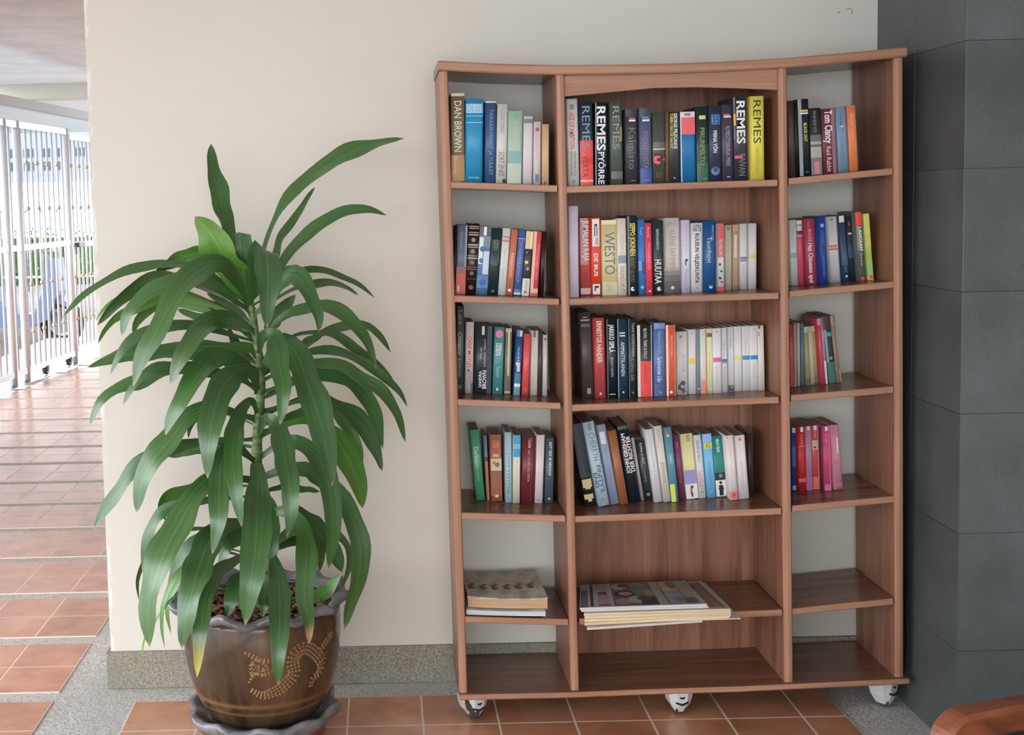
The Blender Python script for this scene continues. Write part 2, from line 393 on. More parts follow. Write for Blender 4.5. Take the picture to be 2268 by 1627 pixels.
SHELVES = [(0.1771, 1.4233, 0.449, 1.4075), (0.4725, 1.4045, 1.0119, 1.4093), (1.0404, 1.412, 1.3055, 1.4319), (0.1784, 1.131, 0.4504, 1.1165), (0.4771, 1.116, 1.0156, 1.1199), (1.0439, 1.1229, 1.3107, 1.1418), (0.1814, 0.8615, 0.4509, 0.8455), (0.4813, 0.8399, 1.0169, 0.8491), (1.0488, 0.8524, 1.3137, 0.8691), (0.1898, 0.5619, 0.4606, 0.5479), (0.4863, 0.5455, 1.0242, 0.5551), (1.0531, 0.5606, 1.3195, 0.5803), (0.1941, 0.2839, 0.4648, 0.2701), (0.4945, 0.2711, 1.0275, 0.2838), (1.0548, 0.2854, 1.3195, 0.3071)]
DRAGON = [([(-0.049, 0.1863), (0.084, 0.1725), (0.238, 0.1794), (0.375, 0.1951), (0.49, 0.2194), (0.472, 0.2511), (0.519, 0.2724), (0.643, 0.2805), (0.79, 0.2604), (0.917, 0.2277), (0.897, 0.2037), (0.786, 0.1916), (0.76, 0.1736)], 0.0135, 4), ([(0.893, 0.2636), (1.007, 0.2781), (1.136, 0.2896)], 0.007, 3), ([(-0.104, 0.2849), (-0.013, 0.2758), (0.099, 0.2641), (0.213, 0.2621)], 0.007, 2), ([(-0.072, 0.209), (-0.008, 0.2309), (0.093, 0.2272), (0.21, 0.2346)], 0.004, 2)]
DHEAD = (0.039, 0.2463)

# ================================================================ bookcase
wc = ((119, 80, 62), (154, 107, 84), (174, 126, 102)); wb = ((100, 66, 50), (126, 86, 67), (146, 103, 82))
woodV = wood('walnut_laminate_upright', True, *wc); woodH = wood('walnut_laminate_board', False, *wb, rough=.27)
edgeV = wood('walnut_edge_upright', True, (164, 118, 93), (180, 133, 107), (192, 147, 121)); edgeH = wood('walnut_edge_board', False, (164, 118, 93), (180, 133, 107), (192, 147, 121))
bc = empty('bookcase', (.76, -.17, 0), 'tall walnut bookcase in three bays, sagging shelves, on white casters', 'bookcase')
BINV = Matrix.Translation((-.76, .17, 0))
def bfin(bm, nm, mats, **k):
    bm.transform(BINV); return done(bm, nm, mats, bc, **k)
FY, BY = -.300, -.022
def upright(nm, x0b, x1b, zb, x0t, x1t, zt, fy=FY):
    bm = bmesh.new()
    def ring(x0, x1, z): return [(x0, BY, z), (x0, fy+.006, z), (x0+.003, fy+.0015, z), ((x0+x1)/2, fy, z), (x1-.003, fy+.0015, z), (x1, fy+.006, z), (x1, BY, z)]
    prism(bm, None, ring(x0b, x1b, zb), ring(x0t, x1t, zt)); bm.faces.ensure_lookup_table()
    for f in bm.faces:
        c_ = f.calc_center_median()
        if c_.y < fy+.006: f.material_index = 1
    return bfin(bm, nm, [woodV, edgeV])
upright('side_panel', .1750, .1970, .078, .1529, .1747, 1.702)
upright('side_panel', 1.3265, 1.3490, .093, 1.3040, 1.3283, 1.712)
upright('divider', .4702, .4925, .077, .4478, .4702, 1.687)
upright('divider', 1.0345, 1.0575, .086, 1.0118, 1.0345, 1.690)
def board(nm, top, th, fy, by, nose=.004):
    bm = bmesh.new(); rings = []
    for x, z in top:
        p = [(x, by, z), (x, fy+nose, z), (x, fy, z-nose), (x, fy, z-th+nose), (x, fy+nose, z-th), (x, by, z-th)]
        rings.append([bm.verts.new(q) for q in p])
    for A, B in zip(rings, rings[1:]):
        for i in range(6):
            f = bm.faces.new((A[i], A[(i+1) % 6], B[(i+1) % 6], B[i])); f.material_index = 1 if i in (1, 2, 3) else 0
    bm.faces.new(rings[0]); bm.faces.new(rings[-1][::-1])
    return bfin(bm, nm, [woodH, edgeH])
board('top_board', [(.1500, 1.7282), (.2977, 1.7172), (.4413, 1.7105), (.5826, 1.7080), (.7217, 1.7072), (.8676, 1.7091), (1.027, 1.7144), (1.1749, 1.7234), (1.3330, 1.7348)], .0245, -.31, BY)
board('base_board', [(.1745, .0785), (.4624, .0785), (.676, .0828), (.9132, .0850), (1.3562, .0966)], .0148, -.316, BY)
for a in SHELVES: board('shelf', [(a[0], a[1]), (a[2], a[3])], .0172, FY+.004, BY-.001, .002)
bm = bmesh.new()
lo = [(.4715, 1.6327), (.5953, 1.6411), (.7009, 1.6487), (.8064, 1.6482), (.9119, 1.6430), (1.0125, 1.6366)]; hi = [(x, 1.6845+.0045*(x-.47)/.54) for x, _ in lo]
prism(bm, None, [(x, -.29, z) for x, z in lo]+[(x, -.29, z) for x, z in hi[::-1]], [(x, -.272, z) for x, z in lo]+[(x, -.272, z) for x, z in hi[::-1]])
bfin(bm, 'valance', edgeH)
bm = bmesh.new(); prism(bm, None, [(.492, -.034, .08), (1.036, -.034, .086), (1.0145, -.034, 1.687), (.4685, -.034, 1.684)], [(.492, -.026, .08), (1.036, -.026, .086), (1.0145, -.026, 1.687), (.4685, -.026, 1.684)])
bfin(bm, 'back_panel', woodV)
cwM = mat('white_caster_plastic', (206, 208, 208), .45); wornM = mat('worn_dark_rubber', (62, 58, 52), .7)
def caster(x, y, zt, rot, worn):
    root = bmesh.new()
    # tapered housing: wide at the board, narrow at the floor
    lv = [(.034, .030, zt), (.032, .029, zt*.72), (.026, .026, zt*.42), (.017, .02, .016), (.013, .016, .008)]
    R = []
    for w, d, z in lv: R.append([root.verts.new((sx*w*cx_, sy*d*cy_ - (zt-z)*.0, z)) for sx, sy, cx_, cy_ in ((-1, -.55, 1, 1), (-.45, -1, 1, 1), (.45, -1, 1, 1), (1, -.55, 1, 1), (1, 1, 1, 1), (-1, 1, 1, 1))])
    for A, B in zip(R, R[1:]):
        for i in range(6): root.faces.new((A[i], A[(i+1) % 6], B[(i+1) % 6], B[i]))
    root.faces.new(R[0]); root.faces.new(R[-1][::-1])
    M = Matrix.Translation((x, y, 0)) @ Matrix.Rotation(rot, 4, 'Z'); root.transform(M)
    c_ = bfin(root, 'caster', cwM)
    bm = bmesh.new()
    for z in (zt*.76, zt*.5):
        w = .017
        for s in (-1, 1):
            prism(bm, None, [(0, -.0305, z-.006), (s*w, -.027, z), (s*w, -.027, z+.005), (0, -.0305, z-.001)], [(0, -.02, z-.006), (s*w, -.02, z), (s*w, -.02, z+.005), (0, -.02, z-.001)])
    bm.transform(BINV @ M); done(bm, 'slot', mat('caster_slot', (24, 22, 18), .8), c_)
    bm = bmesh.new(); bmesh.ops.create_cone(bm, cap_ends=True, segments=18, radius1=.019, radius2=.019, depth=.026, matrix=Matrix.Translation((0, 0, .0195)) @ Matrix.Rotation(PI/2, 4, 'Y'))
    bm.transform(BINV @ M); done(bm, 'wheel', wornM, c_)
    if worn:
        bm = bmesh.new()
        for i in range(22):
            pz = zt*.18+RND.random()*zt*.72; px = RND.uniform(-.034, -.004)*(.45+.55*pz/zt)
            bmesh.ops.create_icosphere(bm, subdivisions=1, radius=.010, matrix=Matrix.Translation((px, -.0235+abs(px)*.25, pz)) @ Matrix.Diagonal((1, .55, 1, 1)))
        bm.transform(BINV @ M); done(bm, 'worn_patch', wornM, c_)
caster(.215, -.272, .0640, .5, True); caster(.762, -.268, .0690, .12, False); caster(1.318, -.250, .0800, .62, False)
caster(.215, -.07, .0640, .2, False); caster(1.318, -.07, .0800, -.3, False)

# ================================================================ books
def fit_text(s, bold):
    cu = bpy.data.curves.new('txt', 'FONT'); cu.body = s; cu.size = 1; cu.resolution_u = 2
    if bold: cu.offset = .022
    ob = bpy.data.objects.new('txt', cu); COL.objects.link(ob)
    bpy.context.view_layer.update()
    me = bpy.data.meshes.new_from_object(ob.evaluated_get(bpy.context.evaluated_depsgraph_get()))
    bpy.data.objects.remove(ob); bpy.data.curves.remove(cu)
    vs = [v.co.copy() for v in me.vertices]; fs = [tuple(p.vertices) for p in me.polygons]; bpy.data.meshes.remove(me)
    if not vs: return [], []
    x0 = min(v.x for v in vs); x1 = max(v.x for v in vs); y1 = .72; y0 = 0
    return [((v.x-x0)/(x1-x0), (v.y-y0)/(y1-y0)) for v in vs], fs
pageM = mat('aged_paper', (164, 144, 120), .9)
def book(pos, th, h, d, tilt, hard, c, label, dec, group):
    o = empty('book', pos, label, 'book', group); o.rotation_euler = (0, tilt, 0)
    ct = min(.0022 if hard else .0009, th*.16); bul = (.0018 if hard else .0007)*min(1, th/.02)
    def yb(x): return -bul*(1-(2*x/th)**2)
    N = 6; xs = [-th/2+th*i/N for i in range(N+1)]
    outer = [(-th/2, d)]+[(x, yb(x)+.001) for x in xs]+[(th/2, d)]
    inner = [(-th/2+ct, d)]+[(max(-th/2+ct, min(th/2-ct, x)), yb(x)+.001+ct*1.2) for x in xs]+[(th/2-ct, d)]
    bm = bmesh.new(); L = []
    for z in (0, h): L.append(([bm.verts.new((x, y, z)) for x, y in outer], [bm.verts.new((x, y, z)) for x, y in inner]))
    n = len(outer)
    (oa, ia), (ob_, ib) = L
    for i in range(n-1):
        f = bm.faces.new((oa[i], oa[i+1], ob_[i+1], ob_[i])); f.smooth = True
        bm.faces.new((ia[i], ib[i], ib[i+1], ia[i+1]))
        bm.faces.new((oa[i], ia[i], ia[i+1], oa[i+1])); bm.faces.new((ob_[i], ob_[i+1], ib[i+1], ib[i]))
    for e in (0, n-1): bm.faces.new((oa[e], ob_[e], ib[e], ia[e]))
    done(bm, 'cover', mat('book_cover', c, .38, 0, KALB), o)
    g = .003 if hard else .0006
    bm = bmesh.new(); box(bm, -th/2+ct+.0001, th/2-ct-.0001, ct*1.2+.0015, d-.002, g, h-g); done(bm, 'page_block', pageM, o)
    if not dec: return o
    mats = []; idx = {}
    def mi(col):
        k_ = tuple(col)
        if k_ not in idx: idx[k_] = len(mats); mats.append(mat('spine_ink', k_, .42, 0, KALB))
        return idx[k_]
    bm = bmesh.new(); lay_ = 0
    hw = th/2-.0002
    def V(x, z, flat=False): 
        x = max(-hw, min(hw, x)); z = max(.0004, min(h-.0004, z))
        return bm.verts.new((x, (-bul if flat else yb(x))+.001-.0001-.00012*lay_, z))
    for e in dec:
        lay_ += 1; m_ = None
        if e[0] in 'br':
            v0, v1 = e[1], e[2]; ua, ub = (0, 1) if e[0] == 'b' else (e[3], e[4]); m_ = mi(e[-1])
            k = max(1, round(6*(ub-ua))); cols = []
            for i in range(k+1):
                x = -th/2+th*(ua+(ub-ua)*i/k); cols.append((V(x, h*(1-v0)), V(x, h*(1-v1))))
            for A, B in zip(cols, cols[1:]):
                f = bm.faces.new((A[1], B[1], B[0], A[0])); f.material_index = m_
        elif e[0] == 'o':
            _, v, u, r, col = e; m_ = mi(col); x = -th/2+th*u; z = h*(1-v); k = 14
            ctr = V(x, z); ring = [V(x+r*th*math.cos(2*PI*i/k), z+r*th*math.sin(2*PI*i/k)) for i in range(k)]
            for i in range(k):
                f = bm.faces.new((ctr, ring[i], ring[(i+1) % k])); f.material_index = m_
        else:
            _, s, col, v0, v1, u, cap, fl = e; m_ = mi(col); vs, fs = fit_text(s, 'b' in fl); Lh = (v1-v0)*h; cw = cap*th; vv = []
            for a, b_ in vs:
                if 'h' in fl: x = -th/2+th*u+(a-.5)*cw; z = h*(1-v1)+b_*Lh
                elif 'u' in fl: z = h*(1-v1)+a*Lh; x = -th/2+th*u-(b_-.5)*cw
                else: z = h*(1-v0)-a*Lh; x = -th/2+th*u+(b_-.5)*cw
                vv.append(V(x, z, True))
            for f_ in fs:
                try: f = bm.faces.new([vv[i] for i in f_]); f.material_index = m_
                except ValueError: pass
    me = bpy.data.meshes.new('spine_print'); bm.to_mesh(me); bm.free()
    for m_ in mats: me.materials.append(m_)
    link('spine_print', me, o)['kind'] = 'stuff'
    return o
GRP = {(r, b): f'books on the {n} of the {w} bay' for r, n in ((1, 'top shelf'), (2, 'second shelf'), (3, 'third shelf'), (4, 'fourth shelf')) for b, w in (('L', 'plant-side'), ('M', 'middle'), ('R', 'pillar-side'))}
# shelf, bay, [x, y, z, thickness, height, depth in 0.1 mm, tilt in mrad], hardback, cover colour, label, print with a few painted highlights
BOOKS = [
(1, 'L', [1972, -2750, 14231, 343, 2254, 1550, 12], 1, (118, 104, 76), 'thick olive-brown hardback with tall pale lettering, first from plant, top shelf, plant-side bay', [('b', 0, 0.035, (190, 180, 150)), ('b', 0.7, 1, (160, 122, 82)), ('t', 'DAN BROWN', (205, 205, 200), 0.09, 0.66, 0.52, 0.55, ''), ('t', 'Símbolo', (240, 175, 120), 0.71, 0.92, 0.32, 0.32, '')]),
(1, 'L', [2377, -2750, 14207, 442, 2120, 1514, 25], 1, (42, 138, 184), 'wide sky-blue hardback with pale title block, second from plant, top shelf, plant-side bay', [('b', 0.06, 0.17, (95, 160, 195)), ('t', 'CATHERINE', (200, 220, 235), 0.055, 0.11, 0.5, 0.85, 'h'), ('t', 'COOKSON', (200, 220, 235), 0.11, 0.17, 0.5, 0.85, 'h'), ('b', 0.2, 0.207, (150, 195, 220)), ('b', 0.28, 0.287, (160, 205, 225)), ('t', 'arrow', (150, 200, 225), 0.925, 0.955, 0.5, 0.6, 'h')]),
(1, 'L', [2794, -2750, 14180, 271, 2080, 1490, 26], 1, (56, 84, 124), 'navy hardback with faint vertical title, third from plant, top shelf, plant-side bay', [('b', 0, 0.02, (190, 195, 200)), ('t', 'TAIVAAN MERKIT JA TUULET', (110, 140, 175), 0.1, 0.9, 0.55, 0.35, '')]),
(1, 'L', [3073, -2750, 14162, 264, 2016, 1450, 39], 1, (194, 194, 188), 'pale grey hardback with grey lettering, fourth from plant, top shelf, plant-side bay', [('t', 'VIDAR NØRS', (140, 140, 138), 0.06, 0.36, 0.5, 0.45, ''), ('t', 'SORT ENKE', (95, 95, 98), 0.6, 0.91, 0.5, 0.55, ''), ('o', 0.97, 0.8, 0.2, (25, 28, 30))]),
(1, 'L', [3413, -2750, 14144, 363, 1856, 1300, 35], 0, (158, 184, 168), 'mint-green book with blue-grey band, fifth from plant, top shelf, plant-side bay', [('b', 0.55, 0.72, (122, 162, 160)), ('b', 0.72, 1, (170, 184, 166)), ('o', 0.06, 0.45, 0.22, (90, 165, 120)), ('t', 'ELOKUUN TUULI', (200, 180, 150), 0.15, 0.55, 0.5, 0.3, '')]),
(1, 'L', [3756, -2750, 14123, 231, 1732, 1274, 27], 0, (205, 200, 206), 'white paperback with dark grey band on top, sixth from plant, top shelf, plant-side bay', [('b', 0.04, 0.1, (105, 105, 110)), ('t', 'HELIANNA', (205, 180, 198), 0.42, 0.82, 0.5, 0.5, '')]),
(1, 'L', [3997, -2750, 14109, 177, 1603, 1194, 21], 0, (202, 190, 190), 'slim pale pink book with small red triangle, seventh from plant, top shelf, plant-side bay', [('o', 0.12, 0.5, 0.28, (165, 60, 60)), ('t', 'Kesän lapset', (195, 150, 155), 0.22, 0.6, 0.5, 0.4, ''), ('r', 0.84, 0.96, 0.25, 0.75, (90, 95, 150))]),
(1, 'L', [4221, -2750, 14096, 171, 1549, 1160, 14], 0, (196, 166, 130), 'slim plain tan book, eighth from plant, top shelf, plant-side bay', [('o', 0.97, 0.4, 0.2, (70, 60, 50))]),
(1, 'M', [4957, -2700, 14050, 283, 2224, 1550, -14], 1, (198, 198, 196), 'white hardback with red title, first from plant, top shelf, middle bay', [('t', 'AGE OF AMBITION', (200, 70, 80), 0.15, 0.57, 0.45, 0.45, 'b'), ('t', 'CHASING FORTUNE, TRUTH', (60, 60, 62), 0.6, 0.88, 0.65, 0.2, ''), ('t', 'AND FAITH IN THE NEW CHINA', (60, 60, 62), 0.6, 0.88, 0.35, 0.2, ''), ('r', 0.06, 0.12, 0.3, 0.65, (110, 110, 112)), ('o', 0.95, 0.5, 0.14, (120, 120, 120))]),
(1, 'M', [5293, -2700, 14053, 336, 2134, 1523, -4], 1, (34, 52, 70), 'dark hardback turning bright red at its foot, second from plant, top shelf, middle bay', [('b', 0.46, 1, (222, 72, 66)), ('b', 0.66, 0.74, (200, 60, 55)), ('t', 'REMES', (120, 140, 155), 0.05, 0.56, 0.5, 0.62, ''), ('t', 'VERTA', (120, 35, 35), 0.64, 0.9, 0.4, 0.45, ''), ('b', 0.93, 0.955, (225, 170, 160))]),
(1, 'M', [5667, -2700, 14058, 310, 2113, 1510, 5], 1, (26, 34, 44), 'black hardback with bold white lettering down its length, third from plant, top shelf, middle bay', [('r', 0, 1, 0, 0.1, (120, 130, 135)), ('t', 'REMES', (220, 222, 224), 0.05, 0.585, 0.5, 0.72, 'b'), ('t', 'PYÖRRE', (205, 208, 210), 0.6, 0.99, 0.5, 0.5, 'b')]),  # grey strip along the left edge is a painted reflection
(1, 'M', [6074, -2700, 14060, 296, 2107, 1506, -12], 1, (76, 86, 80), 'grey-green hardback with dim grey lettering, fourth from plant, top shelf, middle bay', [('t', 'REMES', (132, 138, 130), 0.05, 0.57, 0.5, 0.6, ''), ('b', 0.84, 0.93, (92, 96, 88)), ('r', 0.3, 0.48, 0.8, 1, (150, 120, 95))]),
(1, 'M', [6454, -2700, 14063, 299, 1918, 1389, -5], 1, (60, 60, 62), 'charcoal hardback with red and white tag, fifth from plant, top shelf, middle bay', [('b', 0, 0.1, (38, 40, 44)), ('r', 0.11, 0.135, 0.3, 0.8, (170, 60, 65)), ('r', 0.14, 0.165, 0.3, 0.85, (215, 215, 215)), ('t', 'Kalmisto', (110, 108, 108), 0.25, 0.8, 0.55, 0.6, ''), ('r', 0.95, 0.955, 0.4, 0.8, (170, 170, 170))]),
(1, 'M', [6822, -2700, 14066, 299, 1933, 1398, -11], 1, (74, 88, 118), 'slate-blue hardback with white tag, sixth from plant, top shelf, middle bay', [('b', 0, 0.12, (48, 58, 70)), ('r', 0.115, 0.14, 0.25, 0.8, (80, 130, 170)), ('r', 0.15, 0.175, 0.25, 0.85, (215, 220, 225)), ('t', 'YHDENTOISTA', (150, 115, 110), 0.3, 0.8, 0.5, 0.45, ''), ('b', 0.8, 1, (52, 80, 140)), ('r', 0.95, 0.955, 0.4, 0.8, (170, 180, 200))]),
(1, 'M', [7155, -2700, 14070, 315, 1811, 1323, -1], 1, (70, 75, 68), 'grey book with large red 3, seventh from plant, top shelf, middle bay', [('b', 0.42, 0.52, (92, 95, 82)), ('b', 0.51, 0.525, (200, 190, 170)), ('o', 0.66, 0.5, 0.47, (225, 80, 85)), ('t', '3', (40, 30, 30), 0.57, 0.76, 0.5, 0.9, 'hb'), ('t', 'IIII', (120, 60, 60), 0.84, 0.92, 0.5, 0.5, 'h')]),
(1, 'M', [7366, -2700, 14071, 74, 1820, 1300, 1], 0, (110, 82, 56), 'very thin brown book, eighth from plant, top shelf, middle bay', []),
(1, 'M', [7552, -2700, 14073, 265, 1814, 1300, -2], 0, (54, 57, 59), 'dark book with yellow and white capitals, ninth from plant, top shelf, middle bay', [('t', 'GEORGE PELECANOS', (215, 215, 212), 0.02, 0.52, 0.63, 0.34, 'b'), ('t', 'TUREN VAN DE NACHT', (190, 190, 70), 0.02, 0.52, 0.24, 0.3, 'b'), ('o', 0.93, 0.5, 0.1, (130, 130, 130))]),
(1, 'M', [7914, -2700, 14077, 377, 1806, 1300, -16], 0, (30, 110, 165), 'blue paperback with red upper block, tenth from plant, top shelf, middle bay', [('b', 0, 0.08, (225, 190, 195)), ('r', 0.02, 0.06, 0.3, 0.7, (120, 120, 140)), ('b', 0.08, 0.32, (234, 92, 96)), ('r', 0, 1, 0, 0.07, (215, 205, 200))]),
(1, 'M', [8280, -2700, 14080, 300, 1926, 1394, -13], 1, (36, 46, 50), 'black hardback shading to green with lime lettering, eleventh from plant, top shelf, middle bay', [('b', 0.5, 0.75, (40, 62, 58)), ('b', 0.75, 1, (45, 90, 70)), ('r', 0.12, 0.17, 0.25, 0.8, (190, 195, 110)), ('t', 'PIRUNPELTO', (95, 145, 70), 0.28, 0.78, 0.5, 0.4, 'b'), ('r', 0.955, 0.96, 0.5, 0.9, (150, 180, 165))]),
(1, 'M', [8608, -2700, 14082, 309, 1942, 1404, -10], 1, (44, 54, 74), 'midnight-blue hardback with blue title square, twelfth from plant, top shelf, middle bay', [('r', 0.12, 0.25, 0.2, 0.9, (60, 115, 175)), ('t', '35', (35, 50, 75), 0.13, 0.24, 0.55, 0.6, 'h'), ('t', 'MIINA YÖN', (215, 218, 222), 0.33, 0.62, 0.5, 0.33, 'b'), ('o', 0.86, 0.5, 0.36, (70, 115, 160)), ('o', 0.84, 0.5, 0.2, (44, 54, 74))]),
(1, 'M', [8931, -2700, 14086, 282, 1945, 1406, -19], 1, (64, 60, 74), 'dark violet hardback with lilac lettering, thirteenth from plant, top shelf, middle bay', [('r', 0.12, 0.14, 0.2, 0.75, (190, 100, 110)), ('r', 0.145, 0.165, 0.2, 0.85, (220, 215, 215)), ('t', 'ILMESTYSKIRJA MIES', (165, 150, 185), 0.28, 0.8, 0.55, 0.36, ''), ('r', 0.94, 0.95, 0.4, 0.7, (200, 200, 200))]),
(1, 'M', [9270, -2700, 14090, 344, 2139, 1526, -19], 1, (50, 52, 62), 'tall black hardback with white lettering and flame, fourteenth from plant, top shelf, middle bay', [('r', 0, 0.5, 0, 0.12, (95, 90, 95)), ('r', 0.2, 0.34, 0, 0.16, (230, 150, 70)), ('t', 'REMES', (232, 232, 234), 0.05, 0.56, 0.55, 0.62, 'b'), ('r', 0.7, 0.735, 0.05, 0.6, (215, 70, 90)), ('t', 'RAIVAN', (120, 110, 118), 0.68, 0.94, 0.6, 0.5, '')]),
(1, 'M', [9691, -2700, 14092, 345, 2144, 1529, -11], 1, (214, 204, 84), 'bright yellow hardback with black lettering, fifteenth from plant, top shelf, middle bay', [('r', 0, 1, 0, 0.05, (200, 130, 60)), ('t', 'REMES', (35, 38, 40), 0.05, 0.56, 0.5, 0.58, ''), ('t', 'HORNANLIEKIT', (160, 152, 70), 0.62, 0.96, 0.5, 0.34, '')]),
(1, 'R', [10592, -2700, 14140, 164, 1959, 1300, -34], 0, (66, 50, 52), 'dark brown book half behind the divider, first from plant, top shelf, pillar-side bay', [('t', 'MUISTO', (90, 60, 55), 0.2, 0.6, 0.5, 0.4, '')]),
(1, 'R', [10725, -2700, 14148, 75, 1966, 1300, -35], 0, (20, 22, 24), 'thin black book beside the gold-banded one, second from plant, top shelf, pillar-side bay', []),
(1, 'R', [10917, -2700, 14166, 273, 1970, 1422, -39], 1, (30, 36, 40), 'black book with painted edge highlight and gold band, third from plant, top shelf, pillar-side bay', [('r', 0, 1, 0, 0.33, (126, 136, 150)), ('r', 0.14, 0.165, 0.2, 0.95, (205, 180, 110)), ('r', 0.175, 0.195, 0.2, 0.95, (220, 222, 225)), ('t', 'BLACK OUT', (205, 195, 80), 0.31, 0.55, 0.65, 0.28, 'b'), ('r', 0.945, 0.95, 0.5, 0.9, (160, 165, 170))]),  # silvery strip paints the highlight of the rounded spine
(1, 'R', [11218, -2700, 14188, 283, 1713, 1262, -40], 0, (40, 42, 42), 'black book with white flower photo, fourth from plant, top shelf, pillar-side bay', [('t', 'SININEN YÖ', (130, 130, 130), 0.04, 0.36, 0.45, 0.3, ''), ('b', 0.4, 0.5, (95, 95, 92)), ('b', 0.5, 0.74, (158, 156, 150)), ('b', 0.54, 0.58, (90, 92, 88)), ('b', 0.74, 1, (110, 108, 104)), ('r', 0.8, 0.98, 0.3, 0.75, (190, 120, 125))]),
(1, 'R', [11563, -2700, 14213, 327, 1668, 1234, -49], 0, (106, 46, 56), 'maroon paperback with white blackletter title, fifth from plant, top shelf, pillar-side bay', [('r', 0, 1, 0.72, 1, (140, 100, 108)), ('t', 'Tom Clancy', (226, 220, 220), 0.03, 0.53, 0.52, 0.58, 'b'), ('t', 'Red Rabbit', (214, 190, 180), 0.58, 0.97, 0.45, 0.4, '')]),
(1, 'R', [11916, -2700, 14237, 249, 1685, 1245, -62], 0, (116, 140, 166), 'powder-blue paperback with tiny dark title, sixth from plant, top shelf, pillar-side bay', [('t', 'Isänmaa', (55, 85, 100), 0.12, 0.28, 0.5, 0.3, ''), ('r', 0.29, 0.31, 0.4, 0.65, (215, 215, 220)), ('o', 0.35, 0.6, 0.08, (190, 60, 60)), ('t', 'Kaukainen ranta', (95, 115, 140), 0.45, 0.8, 0.5, 0.3, '')]),
(1, 'R', [12181, -2700, 14257, 210, 1695, 1251, -58], 0, (236, 126, 82), 'orange paperback at the end of its row, seventh from plant, top shelf, pillar-side bay', [('t', 'Elämän kevät', (240, 170, 140), 0.12, 0.5, 0.5, 0.35, '')]),
(2, 'L', [1854, -2400, 11309, 26, 1775, 1300, 33], 0, (20, 20, 22), 'thin black book against the case side, first from plant, second shelf, plant-side bay', []),
(2, 'L', [1999, -2400, 11301, 257, 1805, 1300, 55], 0, (96, 110, 132), 'blue-grey paperback with red foot, second from plant, second shelf, plant-side bay', [('b', 0.6, 0.7, (150, 95, 90)), ('b', 0.7, 1, (206, 84, 70)), ('r', 0, 0.6, 0.8, 1, (140, 152, 175)), ('t', 'KIVUN KAUPUNKI', (150, 160, 172), 0.1, 0.34, 0.4, 0.3, ''), ('r', 0.87, 0.97, 0.2, 0.35, (225, 215, 210))]),
(2, 'L', [2265, -2400, 11289, 270, 1852, 1348, 72], 1, (46, 26, 28), 'tall dark brown book with gilt bands, third from plant, second shelf, plant-side bay', [('b', 0.035, 0.045, (190, 180, 165)), ('b', 0.06, 0.075, (150, 130, 115)), ('b', 0.12, 0.13, (190, 180, 165)), ('b', 0.15, 0.165, (190, 180, 165)), ('b', 0.29, 0.31, (180, 165, 150)), ('b', 0.325, 0.34, (170, 150, 135)), ('b', 0.45, 0.46, (170, 150, 135)), ('b', 0.48, 0.495, (180, 165, 150)), ('b', 0.61, 0.62, (120, 95, 85)), ('b', 0.64, 0.65, (130, 110, 100)), ('b', 0.78, 0.785, (110, 90, 80)), ('o', 0.23, 0.5, 0.2, (140, 120, 110)), ('o', 0.39, 0.5, 0.2, (140, 120, 110)), ('o', 0.55, 0.5, 0.18, (120, 100, 92)), ('o', 0.7, 0.5, 0.2, (100, 82, 75)), ('o', 0.9, 0.5, 0.22, (85, 65, 60))]),
(2, 'L', [2553, -2400, 11275, 300, 1782, 1300, 82], 0, (92, 128, 168), 'blue paperback picturing a pale dancer, fourth from plant, second shelf, plant-side bay', [('b', 0, 0.14, (72, 76, 80)), ('b', 0.14, 0.3, (110, 125, 140)), ('r', 0, 0.13, 0.35, 0.6, (222, 222, 224)), ('r', 0.16, 0.55, 0.02, 0.38, (205, 215, 225)), ('o', 0.33, 0.35, 0.25, (50, 95, 140)), ('o', 0.5, 0.3, 0.22, (60, 105, 150)), ('r', 0.36, 0.7, 0.45, 0.95, (190, 200, 220)), ('b', 0.72, 0.9, (70, 120, 175)), ('o', 0.82, 0.5, 0.3, (45, 85, 150))]),
(2, 'L', [2842, -2400, 11260, 271, 1740, 1279, 84], 0, (34, 50, 50), 'dark green paperback with outlined title box, fifth from plant, second shelf, plant-side bay', [('r', 0.17, 0.175, 0.15, 0.8, (105, 120, 110)), ('r', 0.17, 0.53, 0.78, 0.81, (105, 120, 110)), ('r', 0.53, 0.537, 0.15, 0.8, (105, 120, 110)), ('r', 0.17, 0.53, 0.13, 0.16, (95, 110, 100)), ('t', 'GUIDO', (150, 150, 130), 0.18, 0.27, 0.5, 0.5, ''), ('t', 'EROICA', (130, 150, 120), 0.27, 0.33, 0.5, 0.4, ''), ('o', 0.94, 0.5, 0.14, (70, 90, 85))]),
(2, 'L', [3083, -2400, 11247, 199, 1755, 1288, 93], 0, (202, 206, 206), 'white paperback with double pink band, sixth from plant, second shelf, plant-side bay', [('b', 0.12, 0.135, (170, 60, 95)), ('b', 0.15, 0.17, (215, 130, 160)), ('b', 0.18, 0.2, (190, 70, 105)), ('t', 'Den sista vintern', (165, 165, 168), 0.3, 0.75, 0.5, 0.3, '')]),
(2, 'L', [3281, -2400, 11236, 169, 1728, 1271, 100], 0, (194, 114, 90), 'terracotta paperback with small white square, seventh from plant, second shelf, plant-side bay', [('t', 'Reineverd | Jensen', (226, 200, 185), 0.36, 0.72, 0.5, 0.4, ''), ('r', 0.9, 0.94, 0.25, 0.7, (226, 220, 216))]),
